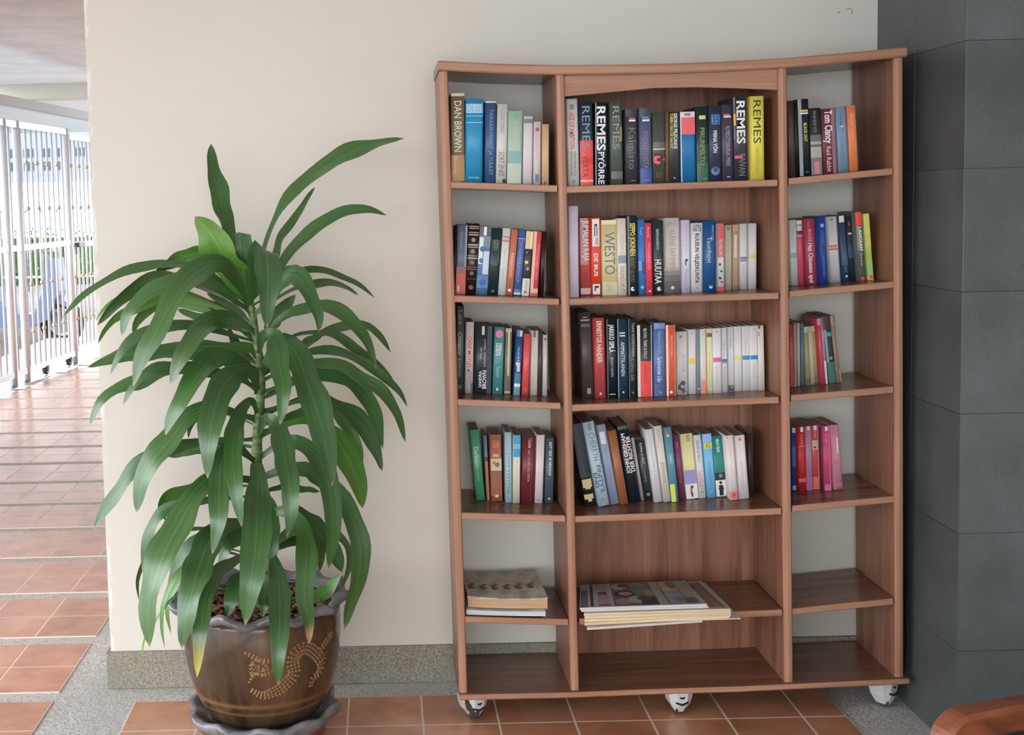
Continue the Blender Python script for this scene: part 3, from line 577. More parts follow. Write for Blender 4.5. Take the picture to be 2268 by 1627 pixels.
(2, 'L', [3484, -2400, 11225, 181, 1734, 1275, 99], 0, (74, 100, 156), 'blue paperback with pale blue title, eighth from plant, second shelf, plant-side bay', [('b', 0.13, 0.145, (140, 160, 200)), ('b', 0.17, 0.175, (140, 160, 200)), ('t', 'SYDÄMEN ASIALLA', (130, 150, 200), 0.2, 0.8, 0.45, 0.4, ''), ('b', 0.9, 0.95, (60, 110, 170)), ('b', 0.95, 0.985, (180, 200, 215))]),
(2, 'L', [3693, -2400, 11214, 196, 1702, 1255, 93], 0, (54, 54, 60), 'cream and black paperback with yellow figure, ninth from plant, second shelf, plant-side bay', [('b', 0, 0.275, (202, 182, 140)), ('r', 0.02, 0.26, 0.6, 0.9, (225, 210, 150)), ('o', 0.48, 0.35, 0.24, (216, 196, 60)), ('o', 0.45, 0.4, 0.1, (50, 45, 40)), ('o', 0.58, 0.55, 0.22, (150, 140, 125)), ('o', 0.33, 0.3, 0.1, (160, 165, 175)), ('b', 0.73, 1, (202, 198, 192)), ('t', 'ROMAN', (90, 140, 120), 0.76, 0.9, 0.55, 0.4, ''), ('r', 0.92, 0.96, 0.3, 0.7, (180, 80, 85))]),
(2, 'L', [3919, -2400, 11201, 203, 1699, 1253, 81], 0, (206, 80, 96), 'red paperback with cream edge stripe, tenth from plant, second shelf, plant-side bay', [('r', 0, 1, 0, 0.38, (216, 168, 140)), ('b', 0.88, 0.95, (200, 170, 150)), ('b', 0.95, 1, (195, 75, 90)), ('t', 'Rakkauden aika', (235, 140, 150), 0.2, 0.75, 0.7, 0.28, '')]),
(2, 'L', [4141, -2400, 11186, 114, 1702, 1255, 47], 0, (45, 20, 22), 'very dark maroon book at the shaded end, eleventh from plant, second shelf, plant-side bay', [('r', 0.3, 1, 0.9, 1, (150, 140, 138))]),
(2, 'M', [4926, -2771, 11164, 247, 2370, 1300, 0], 0, (186, 182, 196), 'tall thin lilac-grey book towering over its row, first from plant, second shelf, middle bay', [('t', 'Tove Alsterdal', (205, 175, 190), 0.05, 0.3, 0.5, 0.4, ''), ('t', 'KVINNORNA PÅ STRANDEN', (205, 165, 185), 0.4, 0.85, 0.5, 0.35, '')]),
(2, 'M', [5315, -2216, 11166, 262, 2050, 1300, -5], 0, (200, 82, 80), 'red paperback with jagged white lettering, second from plant, second shelf, middle bay', [('r', 0, 0.6, 0.0, 0.8, (190, 130, 128)), ('t', 'JUMALAN RAJA', (228, 222, 220), 0.03, 0.56, 0.6, 0.6, 'b'), ('b', 0.9, 0.98, (205, 180, 175)), ('t', 'KIRJA', (80, 50, 48), 0.7, 0.88, 0.5, 0.5, '')]),
(2, 'M', [5579, -2319, 11168, 245, 2057, 1300, -3], 0, (228, 74, 50), 'orange-red paperback with white panels, third from plant, second shelf, middle bay', [('r', 0.02, 0.37, 0.12, 0.88, (226, 220, 216)), ('o', 0.1, 0.5, 0.16, (25, 28, 30)), ('r', 0.12, 0.24, 0.33, 0.44, (25, 28, 30)), ('r', 0.12, 0.24, 0.58, 0.67, (25, 28, 30)), ('t', 'VRIES', (50, 40, 40), 0.25, 0.36, 0.6, 0.35, ''), ('t', 'DE BUS', (238, 230, 226), 0.46, 0.75, 0.5, 0.42, 'b'), ('r', 0.85, 0.98, 0.12, 0.88, (226, 220, 216)), ('r', 0.87, 0.9, 0.3, 0.75, (25, 28, 30)), ('r', 0.88, 0.94, 0.3, 0.45, (25, 28, 30))]),
(2, 'M', [5929, -2350, 11170, 389, 1980, 1300, -9], 0, (205, 190, 142), 'wide straw-yellow paperback with slate-blue capitals, fourth from plant, second shelf, middle bay', [('b', 0.0, 0.06, (215, 205, 165)), ('t', 'WESTÖ', (78, 102, 122), 0.16, 0.72, 0.55, 0.72, ''), ('b', 0.82, 1, (192, 184, 150)), ('t', 'LANG', (120, 150, 140), 0.85, 0.95, 0.5, 0.4, '')]),
(2, 'M', [6242, -2473, 11172, 216, 2013, 1300, -9], 0, (224, 208, 196), 'cream paperback with blue-grey patch, fifth from plant, second shelf, middle bay', [('t', 'STIEG L', (205, 180, 175), 0.05, 0.3, 0.5, 0.4, ''), ('t', 'FLICKAN SOM', (160, 150, 150), 0.22, 0.52, 0.55, 0.5, ''), ('b', 0.48, 0.58, (120, 140, 158)), ('t', 'SOUND OF IT', (130, 110, 105), 0.62, 0.95, 0.5, 0.45, '')]),
(2, 'M', [6506, -2470, 11174, 253, 2072, 1485, -7], 1, (40, 45, 50), 'black hardback with yellow capitals, sixth from plant, second shelf, middle bay', [('r', 0, 1, 0, 0.22, (88, 92, 92)), ('t', 'SEPPO JOKINEN', (208, 196, 80), 0.09, 0.5, 0.55, 0.52, 'b'), ('t', 'SUDET ULVOO', (130, 124, 70), 0.53, 0.83, 0.5, 0.4, ''), ('o', 0.92, 0.5, 0.22, (215, 215, 215)), ('o', 0.915, 0.62, 0.12, (40, 45, 50))]),
(2, 'M', [6768, -2430, 11177, 181, 1970, 1300, -17], 0, (60, 115, 182), 'blue paperback with pale triangles, seventh from plant, second shelf, middle bay', [('r', 0.55, 0.68, 0, 0.5, (95, 150, 205)), ('r', 0.56, 0.72, 0.5, 1, (60, 70, 110)), ('o', 0.9, 0.5, 0.25, (110, 160, 210)), ('t', 'Tuuli', (150, 180, 215), 0.1, 0.2, 0.5, 0.4, '')]),
(2, 'M', [6943, -2499, 11178, 155, 1872, 1300, -18], 0, (235, 66, 86), 'narrow coral-red paperback, eighth from plant, second shelf, middle bay', [('t', 'Anna', (245, 170, 180), 0.05, 0.2, 0.5, 0.4, ''), ('t', 'Pieni punainen talo', (245, 150, 165), 0.28, 0.65, 0.55, 0.4, ''), ('o', 0.95, 0.5, 0.18, (240, 200, 205))]),
(2, 'M', [7210, -2315, 11180, 277, 1928, 1395, -15], 1, (45, 62, 62), 'dark green hardback with white spaced capitals, ninth from plant, second shelf, middle bay', [('t', 'BERNARDO', (205, 212, 210), 0.12, 0.4, 0.5, 0.25, ''), ('t', 'HUUTAA', (222, 226, 225), 0.53, 0.86, 0.5, 0.62, 'b'), ('o', 0.93, 0.55, 0.2, (215, 220, 218)), ('o', 0.92, 0.72, 0.1, (45, 62, 62))]),
(2, 'M', [7626, -2113, 11184, 410, 1972, 1423, -16], 1, (204, 195, 186), 'wide beige hardback fading to dark grey foot, tenth from plant, second shelf, middle bay', [('b', 0.66, 0.7, (172, 163, 155)), ('b', 0.7, 0.76, (135, 128, 122)), ('b', 0.76, 0.84, (105, 100, 96)), ('b', 0.84, 1, (84, 80, 76)), ('t', 'ALENE SAMMEN', (150, 140, 135), 0.15, 0.69, 0.55, 0.38, ''), ('t', 'JENS', (150, 145, 140), 0.05, 0.1, 0.5, 0.6, 'h'), ('o', 0.93, 0.5, 0.11, (225, 222, 220))]),
(2, 'M', [7976, -2181, 11185, 191, 1916, 1300, -6], 0, (204, 198, 216), 'pale lilac book with small black bird, eleventh from plant, second shelf, middle bay', [('t', 'Minä olen ja te', (165, 155, 190), 0.04, 0.45, 0.55, 0.35, ''), ('o', 0.55, 0.55, 0.18, (35, 32, 40)), ('r', 0.55, 0.62, 0.35, 0.5, (35, 32, 40)), ('t', 'Mustarastas', (150, 135, 175), 0.68, 0.9, 0.5, 0.35, ''), ('r', 0.93, 0.97, 0.4, 0.7, (140, 120, 170))]),
(2, 'M', [8265, -2149, 11188, 293, 1825, 1300, 1], 0, (214, 214, 214), 'white book with heavy black capitals, twelfth from plant, second shelf, middle bay', [('t', 'ANTTI', (70, 70, 74), 0.02, 0.12, 0.65, 0.35, 'b'), ('t', 'TUURI', (70, 70, 74), 0.02, 0.12, 0.3, 0.35, 'b'), ('t', 'RUUSUN VELJESKUNTA', (40, 40, 44), 0.15, 0.87, 0.5, 0.36, 'b'), ('r', 0.92, 0.95, 0.45, 0.6, (150, 150, 150))]),
(2, 'M', [8565, -2309, 11190, 286, 1873, 1361, -1], 1, (32, 80, 132), 'cobalt-blue hardback with script title, thirteenth from plant, second shelf, middle bay', [('t', 'MARKO KILPI', (150, 165, 185), 0.06, 0.27, 0.75, 0.18, ''), ('t', 'Taurihovi', (190, 205, 170), 0.22, 0.58, 0.45, 0.42, ''), ('o', 0.92, 0.55, 0.16, (200, 210, 215)), ('o', 0.91, 0.55, 0.09, (32, 80, 132))]),
(2, 'M', [8898, -2108, 11191, 175, 1792, 1300, -7], 0, (226, 216, 214), 'red-topped white paperback with black scribbles, fourteenth from plant, second shelf, middle bay', [('b', 0, 0.22, (236, 88, 88)), ('b', 0.22, 0.5, (210, 105, 105)), ('t', 'KUOLLEET', (240, 210, 210), 0.24, 0.5, 0.55, 0.45, ''), ('o', 0.6, 0.4, 0.2, (70, 60, 60)), ('o', 0.7, 0.6, 0.18, (80, 70, 70)), ('o', 0.8, 0.4, 0.22, (60, 55, 55)), ('o', 0.86, 0.65, 0.15, (80, 70, 70)), ('b', 0.93, 1, (215, 70, 75))]),
(2, 'M', [9184, -1806, 11194, 165, 1736, 1276, 0], 0, (194, 189, 170), 'dull beige thin paperback, fifteenth from plant, second shelf, middle bay', [('o', 0.05, 0.5, 0.25, (110, 110, 100)), ('t', 'Mannen utan namn', (150, 150, 125), 0.25, 0.75, 0.5, 0.35, '')]),
(2, 'M', [9400, -1702, 11196, 154, 1741, 1280, -1], 0, (190, 164, 130), 'tan thin paperback with pale centre, sixteenth from plant, second shelf, middle bay', [('b', 0.0, 0.1, (200, 140, 115)), ('r', 0.16, 0.5, 0.3, 0.75, (222, 205, 185)), ('b', 0.88, 0.93, (175, 120, 100))]),
(2, 'M', [9635, -1644, 11197, 190, 1755, 1288, -5], 0, (220, 220, 222), 'white thin paperback with violet band, seventeenth from plant, second shelf, middle bay', [('b', 0.505, 0.525, (110, 100, 165)), ('b', 0.525, 0.555, (160, 155, 195)), ('b', 0.555, 0.57, (110, 100, 165)), ('t', 'Kerro minulle', (175, 175, 180), 0.62, 0.8, 0.5, 0.3, '')]),
(2, 'M', [9891, -1595, 11199, 200, 1758, 1245, 0], 0, (222, 222, 224), 'white thin paperback with yellow band, eighteenth from plant, second shelf, middle bay', [('b', 0.465, 0.535, (240, 205, 130)), ('o', 0.05, 0.5, 0.1, (180, 180, 190))]),
(2, 'R', [10976, -1721, 11273, 183, 1755, 1288, -36], 0, (205, 210, 208), 'white thin paperback with green double band, first from plant, second shelf, pillar-side bay', [('b', 0.505, 0.52, (90, 130, 122)), ('b', 0.525, 0.56, (140, 175, 165)), ('b', 0.565, 0.575, (90, 130, 122)), ('t', 'Viimeinen kesä', (170, 175, 175), 0.1, 0.42, 0.5, 0.3, '')]),
(2, 'R', [11153, -1723, 11284, 145, 1729, 1272, -40], 0, (206, 92, 106), 'pink thin paperback with photo strip on top, second from plant, second shelf, pillar-side bay', [('b', 0, 0.06, (215, 215, 222)), ('b', 0.06, 0.09, (120, 160, 165)), ('b', 0.09, 0.16, (205, 205, 205)), ('b', 0.16, 0.22, (60, 55, 58)), ('b', 0.22, 0.25, (210, 140, 150)), ('t', 'Rosalind', (225, 130, 140), 0.3, 0.5, 0.5, 0.4, '')]),
(2, 'R', [11392, -1875, 11301, 276, 1754, 1288, -53], 0, (176, 66, 86), 'wide raspberry paperback with white title, third from plant, second shelf, pillar-side bay', [('t', 'ROSS', (215, 150, 165), 0.16, 0.35, 0.5, 0.3, 'b'), ('t', 'Het Chineese spel', (236, 226, 228), 0.37, 0.97, 0.5, 0.45, 'b'), ('t', 'ROMAN', (200, 110, 125), 0.03, 0.14, 0.4, 0.25, '')]),
(2, 'R', [11617, -2180, 11316, 162, 1794, 1300, -50], 0, (36, 70, 142), 'royal-blue paperback with pale blue disc, fourth from plant, second shelf, pillar-side bay', [('o', 0.13, 0.5, 0.32, (105, 160, 215)), ('t', 'STILLA', (70, 115, 180), 0.2, 0.38, 0.5, 0.4, ''), ('b', 0.42, 0.55, (30, 55, 120)), ('t', 'BOKFÖRLAGET', (110, 140, 190), 0.58, 0.88, 0.5, 0.3, '')]),
(2, 'R', [12034, -1831, 11344, 264, 1751, 1286, -73], 0, (206, 201, 200), 'thick white paperback with rust-red band, fifth from plant, second shelf, pillar-side bay', [('b', 0.43, 0.455, (190, 110, 105)), ('b', 0.455, 0.485, (205, 160, 150)), ('b', 0.485, 0.505, (180, 100, 95)), ('t', 'I', (120, 120, 120), 0.02, 0.06, 0.5, 0.3, ''), ('t', 'De blinda ögonen', (180, 178, 178), 0.58, 0.9, 0.5, 0.28, '')]),
(2, 'R', [12298, -1895, 11364, 169, 1757, 1289, -90], 0, (50, 66, 96), 'navy paperback with torn white label on top, sixth from plant, second shelf, pillar-side bay', [('r', 0, 0.1, 0.1, 0.9, (206, 203, 198)), ('b', 0.5, 0.75, (55, 80, 105)), ('t', 'NORDIC TALES', (90, 130, 150), 0.55, 0.85, 0.5, 0.35, ''), ('o', 0.92, 0.55, 0.2, (190, 200, 220))]),
(2, 'R', [12476, -1865, 11376, 142, 1735, 1276, -78], 0, (40, 45, 60), 'near-black paperback with tiny red mark, seventh from plant, second shelf, pillar-side bay', [('r', 0.09, 0.16, 0.4, 0.6, (200, 60, 80)), ('r', 0.26, 0.285, 0.2, 0.85, (190, 195, 200)), ('b', 0.45, 0.65, (30, 60, 90))]),
(2, 'R', [12636, -2150, 11388, 160, 1825, 1300, -80], 0, (92, 96, 86), 'red-topped grey and black paperback, eighth from plant, second shelf, pillar-side bay', [('b', 0, 0.2, (232, 66, 58)), ('r', 0.2, 0.55, 0.0, 0.5, (120, 130, 110)), ('t', 'LANGSAM', (228, 228, 225), 0.22, 0.56, 0.62, 0.5, 'b'), ('b', 0.62, 0.9, (60, 62, 58)), ('t', 'EINE JAGD', (215, 215, 215), 0.6, 0.78, 0.5, 0.25, ''), ('o', 0.965, 0.5, 0.35, (225, 60, 50))]),
(2, 'R', [12876, -2055, 11404, 154, 1755, 1288, -80], 0, (172, 192, 104), 'lime-green paperback at the end of its row, ninth from plant, second shelf, pillar-side bay', [('b', 0, 0.3, (204, 200, 100)), ('b', 0.3, 0.5, (190, 196, 102)), ('b', 0.7, 0.93, (145, 190, 112)), ('b', 0.93, 1, (200, 190, 140)), ('o', 0.955, 0.6, 0.35, (210, 90, 80)), ('t', 'Onnen maa', (165, 165, 80), 0.12, 0.2, 0.6, 0.3, '')]),
(3, 'L', [1968, -2067, 8611, 179, 2351, 1300, 23], 0, (70, 78, 76), 'tallest grey book, with swirling white script, first from plant, third shelf, plant-side bay', [('t', 'Lund', (125, 135, 135), 0.05, 0.2, 0.5, 0.6, ''), ('t', 'Christine', (165, 172, 172), 0.3, 0.55, 0.45, 0.6, ''), ('t', 'Dalum', (150, 158, 158), 0.6, 0.8, 0.45, 0.5, ''), ('o', 0.45, 0.3, 0.25, (115, 125, 125)), ('o', 0.92, 0.4, 0.3, (55, 62, 60))]),
(3, 'L', [2214, -1886, 8595, 204, 1918, 1300, 35], 0, (216, 202, 197), 'white paperback with red capitals, second from plant, third shelf, plant-side bay', [('t', 'CHRIS MOYLES', (196, 62, 66), 0.2, 0.64, 0.5, 0.5, 'b'), ('t', 'JONES CLARA', (215, 130, 125), 0.04, 0.2, 0.45, 0.35, ''), ('o', 0.68, 0.4, 0.18, (90, 60, 50)), ('r', 0.7, 0.86, 0.35, 0.85, (172, 150, 165)), ('r', 0.86, 0.99, 0.7, 1, (90, 100, 105))]),
(3, 'L', [2572, -1958, 8576, 450, 1827, 1300, 39], 0, (48, 55, 60), 'very wide dark slate paperback with white upward title, third from plant, third shelf, plant-side bay', [('r', 0, 1, 0.72, 1, (40, 48, 62)), ('r', 0.0, 0.13, 0.38, 0.54, (180, 185, 184)), ('t', 'Wie ein', (190, 196, 196), 0.31, 0.49, 0.34, 0.12, 'u'), ('t', 'schöner Stern', (190, 196, 196), 0.2, 0.6, 0.56, 0.12, 'u'), ('t', 'SANDRA', (226, 228, 228), 0.66, 0.9, 0.33, 0.18, 'ub'), ('t', 'BROWN', (226, 228, 228), 0.65, 0.92, 0.58, 0.24, 'ub')]),
(3, 'L', [2974, -1923, 8549, 260, 1811, 1300, 50], 0, (76, 140, 140), 'teal paperback with pink seal, fourth from plant, third shelf, plant-side bay', [('o', 0.1, 0.5, 0.4, (200, 110, 130)), ('t', 'MARIA', (225, 235, 232), 0.24, 0.42, 0.62, 0.32, 'b'), ('t', 'NURMI', (225, 235, 232), 0.24, 0.42, 0.3, 0.3, 'b'), ('t', 'Tunturi', (150, 200, 195), 0.58, 0.74, 0.5, 0.4, ''), ('r', 0.9, 0.94, 0.35, 0.55, (220, 230, 230))]),
(3, 'L', [3246, -1834, 8533, 167, 1783, 1300, 38], 0, (132, 122, 98), 'olive paperback with pale centre stripe, fifth from plant, third shelf, plant-side bay', [('r', 0, 0.72, 0.42, 0.7, (196, 186, 158)), ('b', 0, 0.06, (170, 160, 135)), ('b', 0.72, 0.95, (95, 85, 72)), ('b', 0.95, 0.985, (180, 160, 140))]),
(3, 'L', [3484, -1923, 8518, 167, 1757, 1289, 72], 0, (46, 76, 132), 'blue paperback with white iceberg shape, sixth from plant, third shelf, plant-side bay', [('b', 0, 0.1, (90, 100, 130)), ('r', 0.01, 0.1, 0.5, 0.8, (205, 205, 215)), ('t', 'Herzen & B', (180, 195, 215), 0.26, 0.48, 0.5, 0.35, ''), ('o', 0.52, 0.4, 0.34, (200, 190, 195)), ('r', 0.5, 0.64, 0.3, 0.8, (200, 195, 205)), ('b', 0.66, 0.82, (55, 110, 140)), ('b', 0.82, 0.87, (210, 220, 222)), ('b', 0.87, 1, (90, 140, 150))]),
(3, 'L', [3717, -1928, 8504, 170, 1662, 1230, 50], 0, (226, 86, 86), 'plain coral-red paperback, seventh from plant, third shelf, plant-side bay', [('t', 'Hanna', (235, 130, 125), 0.4, 0.6, 0.5, 0.3, ''), ('t', 'bonnier', (240, 170, 150), 0.88, 0.94, 0.5, 0.25, '')]),
(3, 'L', [3954, -1836, 8492, 190, 1744, 1281, 32], 0, (205, 200, 190), 'off-white paperback with small dark stamp on top, eighth from plant, third shelf, plant-side bay', [('r', 0.0, 0.1, 0.3, 0.6, (80, 78, 75)), ('t', 'JOKIVARREN TARINA', (180, 165, 155), 0.3, 0.9, 0.5, 0.3, '')]),
(3, 'L', [4108, -1799, 8482, 93, 1746, 1283, 34], 0, (70, 62, 58), 'thin dark stand-in for a shaded book side, ninth from plant, third shelf, plant-side bay', []),  # dark slab put in for the shaded side of the neighbouring book
(3, 'L', [4256, -1861, 8474, 108, 1646, 1221, 19], 0, (200, 195, 190), 'thinnest white book ending its row, tenth from plant, third shelf, plant-side bay', [('r', 0.05, 0.09, 0.2, 0.8, (100, 98, 98)), ('t', 'ETSIJÄ', (170, 160, 155), 0.2, 0.4, 0.5, 0.35, ''), ('b', 0.9, 0.91, (150, 140, 135))]),
(3, 'M', [5395, -2013, 8414, 298, 2303, 1550, -35], 1, (76, 66, 66), 'tall dark brown hardback with small pale title, first from plant, third shelf, middle bay', [('r', 0.055, 0.065, 0.3, 0.7, (170, 165, 160)), ('r', 0.085, 0.1, 0.1, 0.9, (165, 160, 155)), ('t', 'FAITH', (175, 168, 165), 0.135, 0.17, 0.5, 0.75, 'h'), ('r', 0.885, 0.95, 0.4, 0.75, (150, 140, 138))]),
(3, 'M', [5707, -2092, 8417, 286, 2147, 1531, -16], 1, (192, 76, 76), 'brick-red hardback with cream capitals, second from plant, third shelf, middle bay', [('t', 'ERNESTOS HÄNDER', (236, 205, 185), 0.04, 0.56, 0.5, 0.45, 'b'), ('t', 'ULF LUNDQVIST', (120, 45, 48), 0.6, 0.92, 0.5, 0.3, ''), ('r', 0.93, 0.96, 0.4, 0.6, (230, 180, 170))]),
(3, 'M', [6009, -2168, 8423, 259, 2114, 1511, -9], 1, (24, 34, 44), 'black-blue hardback with compact white capitals, third from plant, third shelf, middle bay', [('r', 0, 1, 0, 0.1, (75, 85, 90)), ('t', 'JARKKO SIPILÄ', (228, 230, 230), 0.07, 0.42, 0.5, 0.5, 'b'), ('t', 'SEINÄÄ VASTEN', (180, 185, 190), 0.48, 0.73, 0.5, 0.25, ''), ('r', 0.945, 0.955, 0.2, 0.8, (200, 205, 205))]),
(3, 'M', [6284, -2237, 8428, 262, 2110, 1508, -8], 1, (34, 58, 78), 'dark blue hardback with double line over its title, fourth from plant, third shelf, middle bay', [('r', 0, 1, 0, 0.08, (150, 165, 170)), ('r', 0.17, 0.185, 0.2, 0.75, (220, 225, 225)), ('r', 0.205, 0.22, 0.2, 0.75, (220, 225, 225)), ('t', 'AMMATTILAINEN', (214, 218, 220), 0.29, 0.72, 0.5, 0.38, ''), ('o', 0.925, 0.5, 0.1, (225, 180, 190))]),
(3, 'M', [6525, -2297, 8432, 188, 2106, 1506, -8], 1, (40, 50, 52), 'dark hardback with sage-green lettering, fifth from plant, third shelf, middle bay', [('r', 0, 1, 0, 0.1, (90, 100, 100)), ('t', 'TAAVI SOININVAARA', (160, 175, 160), 0.05, 0.48, 0.65, 0.38, ''), ('t', 'Kolmas laki', (120, 132, 125), 0.5, 0.78, 0.5, 0.5, ''), ('o', 0.93, 0.5, 0.14, (110, 120, 110))]),
(3, 'M', [6863, -2210, 8439, 388, 1922, 1392, -6], 1, (40, 48, 44), 'black and red halved hardback, sixth from plant, third shelf, middle bay', [('b', 0.5, 1, (230, 68, 70)), ('r', 0, 1, 0, 0.2, (214, 202, 192)), ('r', 0, 1, 0.94, 1, (200, 205, 205)), ('t', 'BLOOD, TEARS & FOLLY', (222, 222, 220), 0.05, 0.47, 0.55, 0.22, ''), ('t', 'LEN DEIGHTON', (150, 45, 48), 0.55, 0.8, 0.55, 0.2, '')]),
(3, 'M', [7253, -2223, 8445, 295, 1962, 1416, -2], 1, (84, 110, 160), 'dusty-blue hardback with white script, seventh from plant, third shelf, middle bay', [('b', 0.0, 0.08, (105, 128, 175)), ('t', 'Katherine Scholes', (150, 165, 205), 0.12, 0.42, 0.5, 0.3, ''), ('t', 'Sademetsän Lilja', (215, 218, 230), 0.46, 0.8, 0.5, 0.4, ''), ('b', 0.83, 1, (62, 84, 125)), ('o', 0.945, 0.55, 0.13, (110, 135, 170))]),
(3, 'M', [7546, -2262, 8449, 236, 1900, 1300, -8], 0, (230, 96, 66), 'orange hardback with cream side stripe, eighth from plant, third shelf, middle bay', [('r', 0, 1, 0, 0.22, (226, 200, 180)), ('r', 0, 1, 0.95, 1, (220, 200, 190)), ('t', 'MIKÄ ON ELÄMÄ', (240, 150, 120), 0.15, 0.42, 0.6, 0.25, ''), ('t', 'Tarkoitus', (180, 70, 50), 0.45, 0.7, 0.6, 0.3, ''), ('o', 0.94, 0.5, 0.16, (240, 225, 215))]),
(3, 'M', [7884, -2069, 8456, 297, 1692, 1249, -5], 0, (200, 198, 195), 'thick white paperback with ink sketch at its foot, ninth from plant, third shelf, middle bay', [('o', 0.08, 0.4, 0.14, (120, 120, 118)), ('t', 'Marja-Liisa', (195, 180, 178), 0.33, 0.58, 0.3, 0.3, ''), ('t', 'ANDER', (170, 160, 158), 0.35, 0.65, 0.62, 0.35, ''), ('o', 0.82, 0.55, 0.24, (70, 68, 68)), ('o', 0.88, 0.4, 0.3, (60, 58, 58)), ('o', 0.87, 0.5, 0.14, (170, 168, 165)), ('o', 0.94, 0.6, 0.2, (85, 82, 80))]),
(3, 'M', [8163, -2035, 8460, 200, 1731, 1273, -4], 0, (212, 208, 210), 'white slim paperback with yellow band, tenth from plant, third shelf, middle bay', [('b', 0.44, 0.525, (226, 192, 84)), ('o', 0.06, 0.5, 0.12, (160, 160, 165)), ('t', 'Onnelliset', (220, 190, 195), 0.6, 0.8, 0.5, 0.3, '')]),
(3, 'M', [8335, -2008, 8462, 100, 1735, 1276, -11], 0, (90, 146, 156), 'thin teal paperback with red edge, eleventh from plant, third shelf, middle bay', [('r', 0, 1, 0, 0.2, (190, 70, 80)), ('t', 'Laura', (60, 110, 125), 0.2, 0.4, 0.55, 0.4, ''), ('o', 0.92, 0.5, 0.25, (160, 190, 185))]),
(3, 'M', [8469, -2043, 8464, 143, 1734, 1275, -15], 0, (216, 206, 196), 'slim white paperback with salmon foot, twelfth from plant, third shelf, middle bay', [('b', 0.8, 1, (236, 128, 112)), ('r', 0.3, 0.75, 0.3, 0.7, (225, 190, 190)), ('o', 0.08, 0.5, 0.14, (160, 160, 165))]),
(3, 'M', [8641, -2016, 8467, 141, 1738, 1277, -14], 0, (226, 215, 166), 'pale yellow slim paperback with maroon stamp, thirteenth from plant, third shelf, middle bay', [('b', 0.07, 0.13, (130, 70, 75)), ('t', 'Tove Jansson', (170, 165, 140), 0.35, 0.65, 0.5, 0.4, ''), ('b', 0.92, 0.94, (190, 190, 160))]),
(3, 'M', [8838, -2031, 8471, 216, 1737, 1277, -13], 0, (218, 214, 218), 'white slim paperback with magenta band, fourteenth from plant, third shelf, middle bay', [('b', 0.45, 0.52, (226, 88, 150)), ('o', 0.05, 0.5, 0.1, (150, 150, 155)), ('t', 'Kirjeitä', (180, 180, 185), 0.6, 0.85, 0.5, 0.3, '')]),
(3, 'M', [9047, -1979, 8474, 146, 1737, 1277, -17], 0, (206, 205, 208), 'white slim paperback with blue band over grey band, fifteenth from plant, third shelf, middle bay', [('b', 0.48, 0.52, (80, 95, 150)), ('b', 0.52, 0.55, (120, 165, 185)), ('t', 'Hiljainen tyttö', (150, 150, 160), 0.2, 0.46, 0.5, 0.4, ''), ('t', 'Roman', (150, 150, 160), 0.6, 0.85, 0.5, 0.35, '')]),
(3, 'M', [9252, -1853, 8478, 158, 1738, 1277, -17], 0, (218, 216, 218), 'white slim paperback with dark photo foot, sixteenth from plant, third shelf, middle bay', [('t', 'Philip', (160, 160, 165), 0.18, 0.32, 0.5, 0.4, ''), ('b', 0.9, 0.99, (75, 75, 88)), ('o', 0.93, 0.6, 0.3, (130, 130, 140))]),
(3, 'M', [9453, -1833, 8481, 201, 1742, 1280, -18], 0, (220, 219, 218), 'white slim paperback with lime band, seventeenth from plant, third shelf, middle bay', [('b', 0.45, 0.52, (206, 222, 130)), ('o', 0.05, 0.5, 0.1, (160, 160, 165)), ('t', 'Puutarhuri', (190, 190, 190), 0.58, 0.8, 0.5, 0.3, '')]),
(3, 'M', [9675, -1819, 8485, 200, 1745, 1282, -21], 0, (212, 213, 210), 'white paperback with blue band, left of its twin, eighteenth from plant, third shelf, middle bay', [('b', 0.455, 0.52, (66, 136, 192)), ('t', 'Meren aika', (170, 170, 172), 0.2, 0.42, 0.5, 0.3, ''), ('t', 'Roman', (185, 185, 188), 0.6, 0.8, 0.5, 0.3, '')]),
(3, 'M', [9882, -1837, 8489, 200, 1747, 1283, -21], 0, (218, 219, 222), 'white paperback with blue band, right of its twin, nineteenth from plant, third shelf, middle bay', [('b', 0.455, 0.52, (60, 128, 190)), ('o', 0.05, 0.5, 0.1, (160, 160, 165)), ('t', 'Talven valo', (180, 180, 185), 0.6, 0.8, 0.5, 0.3, '')]),
(3, 'M', [10074, -1851, 8492, 147, 1746, 1283, -22], 0, (216, 212, 206), 'white slim paperback with dark chipped corner, twentieth from plant, third shelf, middle bay', [('r', 0, 0.05, 0, 0.4, (70, 60, 58)), ('r', 0.1, 0.16, 0, 0.2, (190, 90, 80))]),
(3, 'R', [10882, -1865, 8553, 101, 1690, 1248, -24], 0, (172, 66, 60), 'thin red book hugging the divider, first from plant, third shelf, pillar-side bay', [('b', 0.6, 1, (150, 50, 48)), ('t', 'KOTI', (200, 110, 100), 0.2, 0.5, 0.5, 0.4, '')]),
(3, 'R', [10994, -1845, 8560, 78, 1723, 1268, -18], 0, (142, 122, 106), 'thin taupe book, second from plant, third shelf, pillar-side bay', [('r', 0, 1, 0, 0.3, (165, 150, 135))]),
(3, 'R', [11099, -1750, 8566, 54, 1704, 1256, -15], 0, (190, 185, 180), 'very thin white booklet, third from plant, third shelf, pillar-side bay', []),
(3, 'R', [11175, -1826, 8572, 82, 1706, 1258, -16], 0, (96, 110, 120), 'thin blue-grey book, fourth from plant, third shelf, pillar-side bay', [('b', 0.85, 0.9, (60, 80, 110)), ('b', 0.92, 0.94, (60, 80, 110))]),
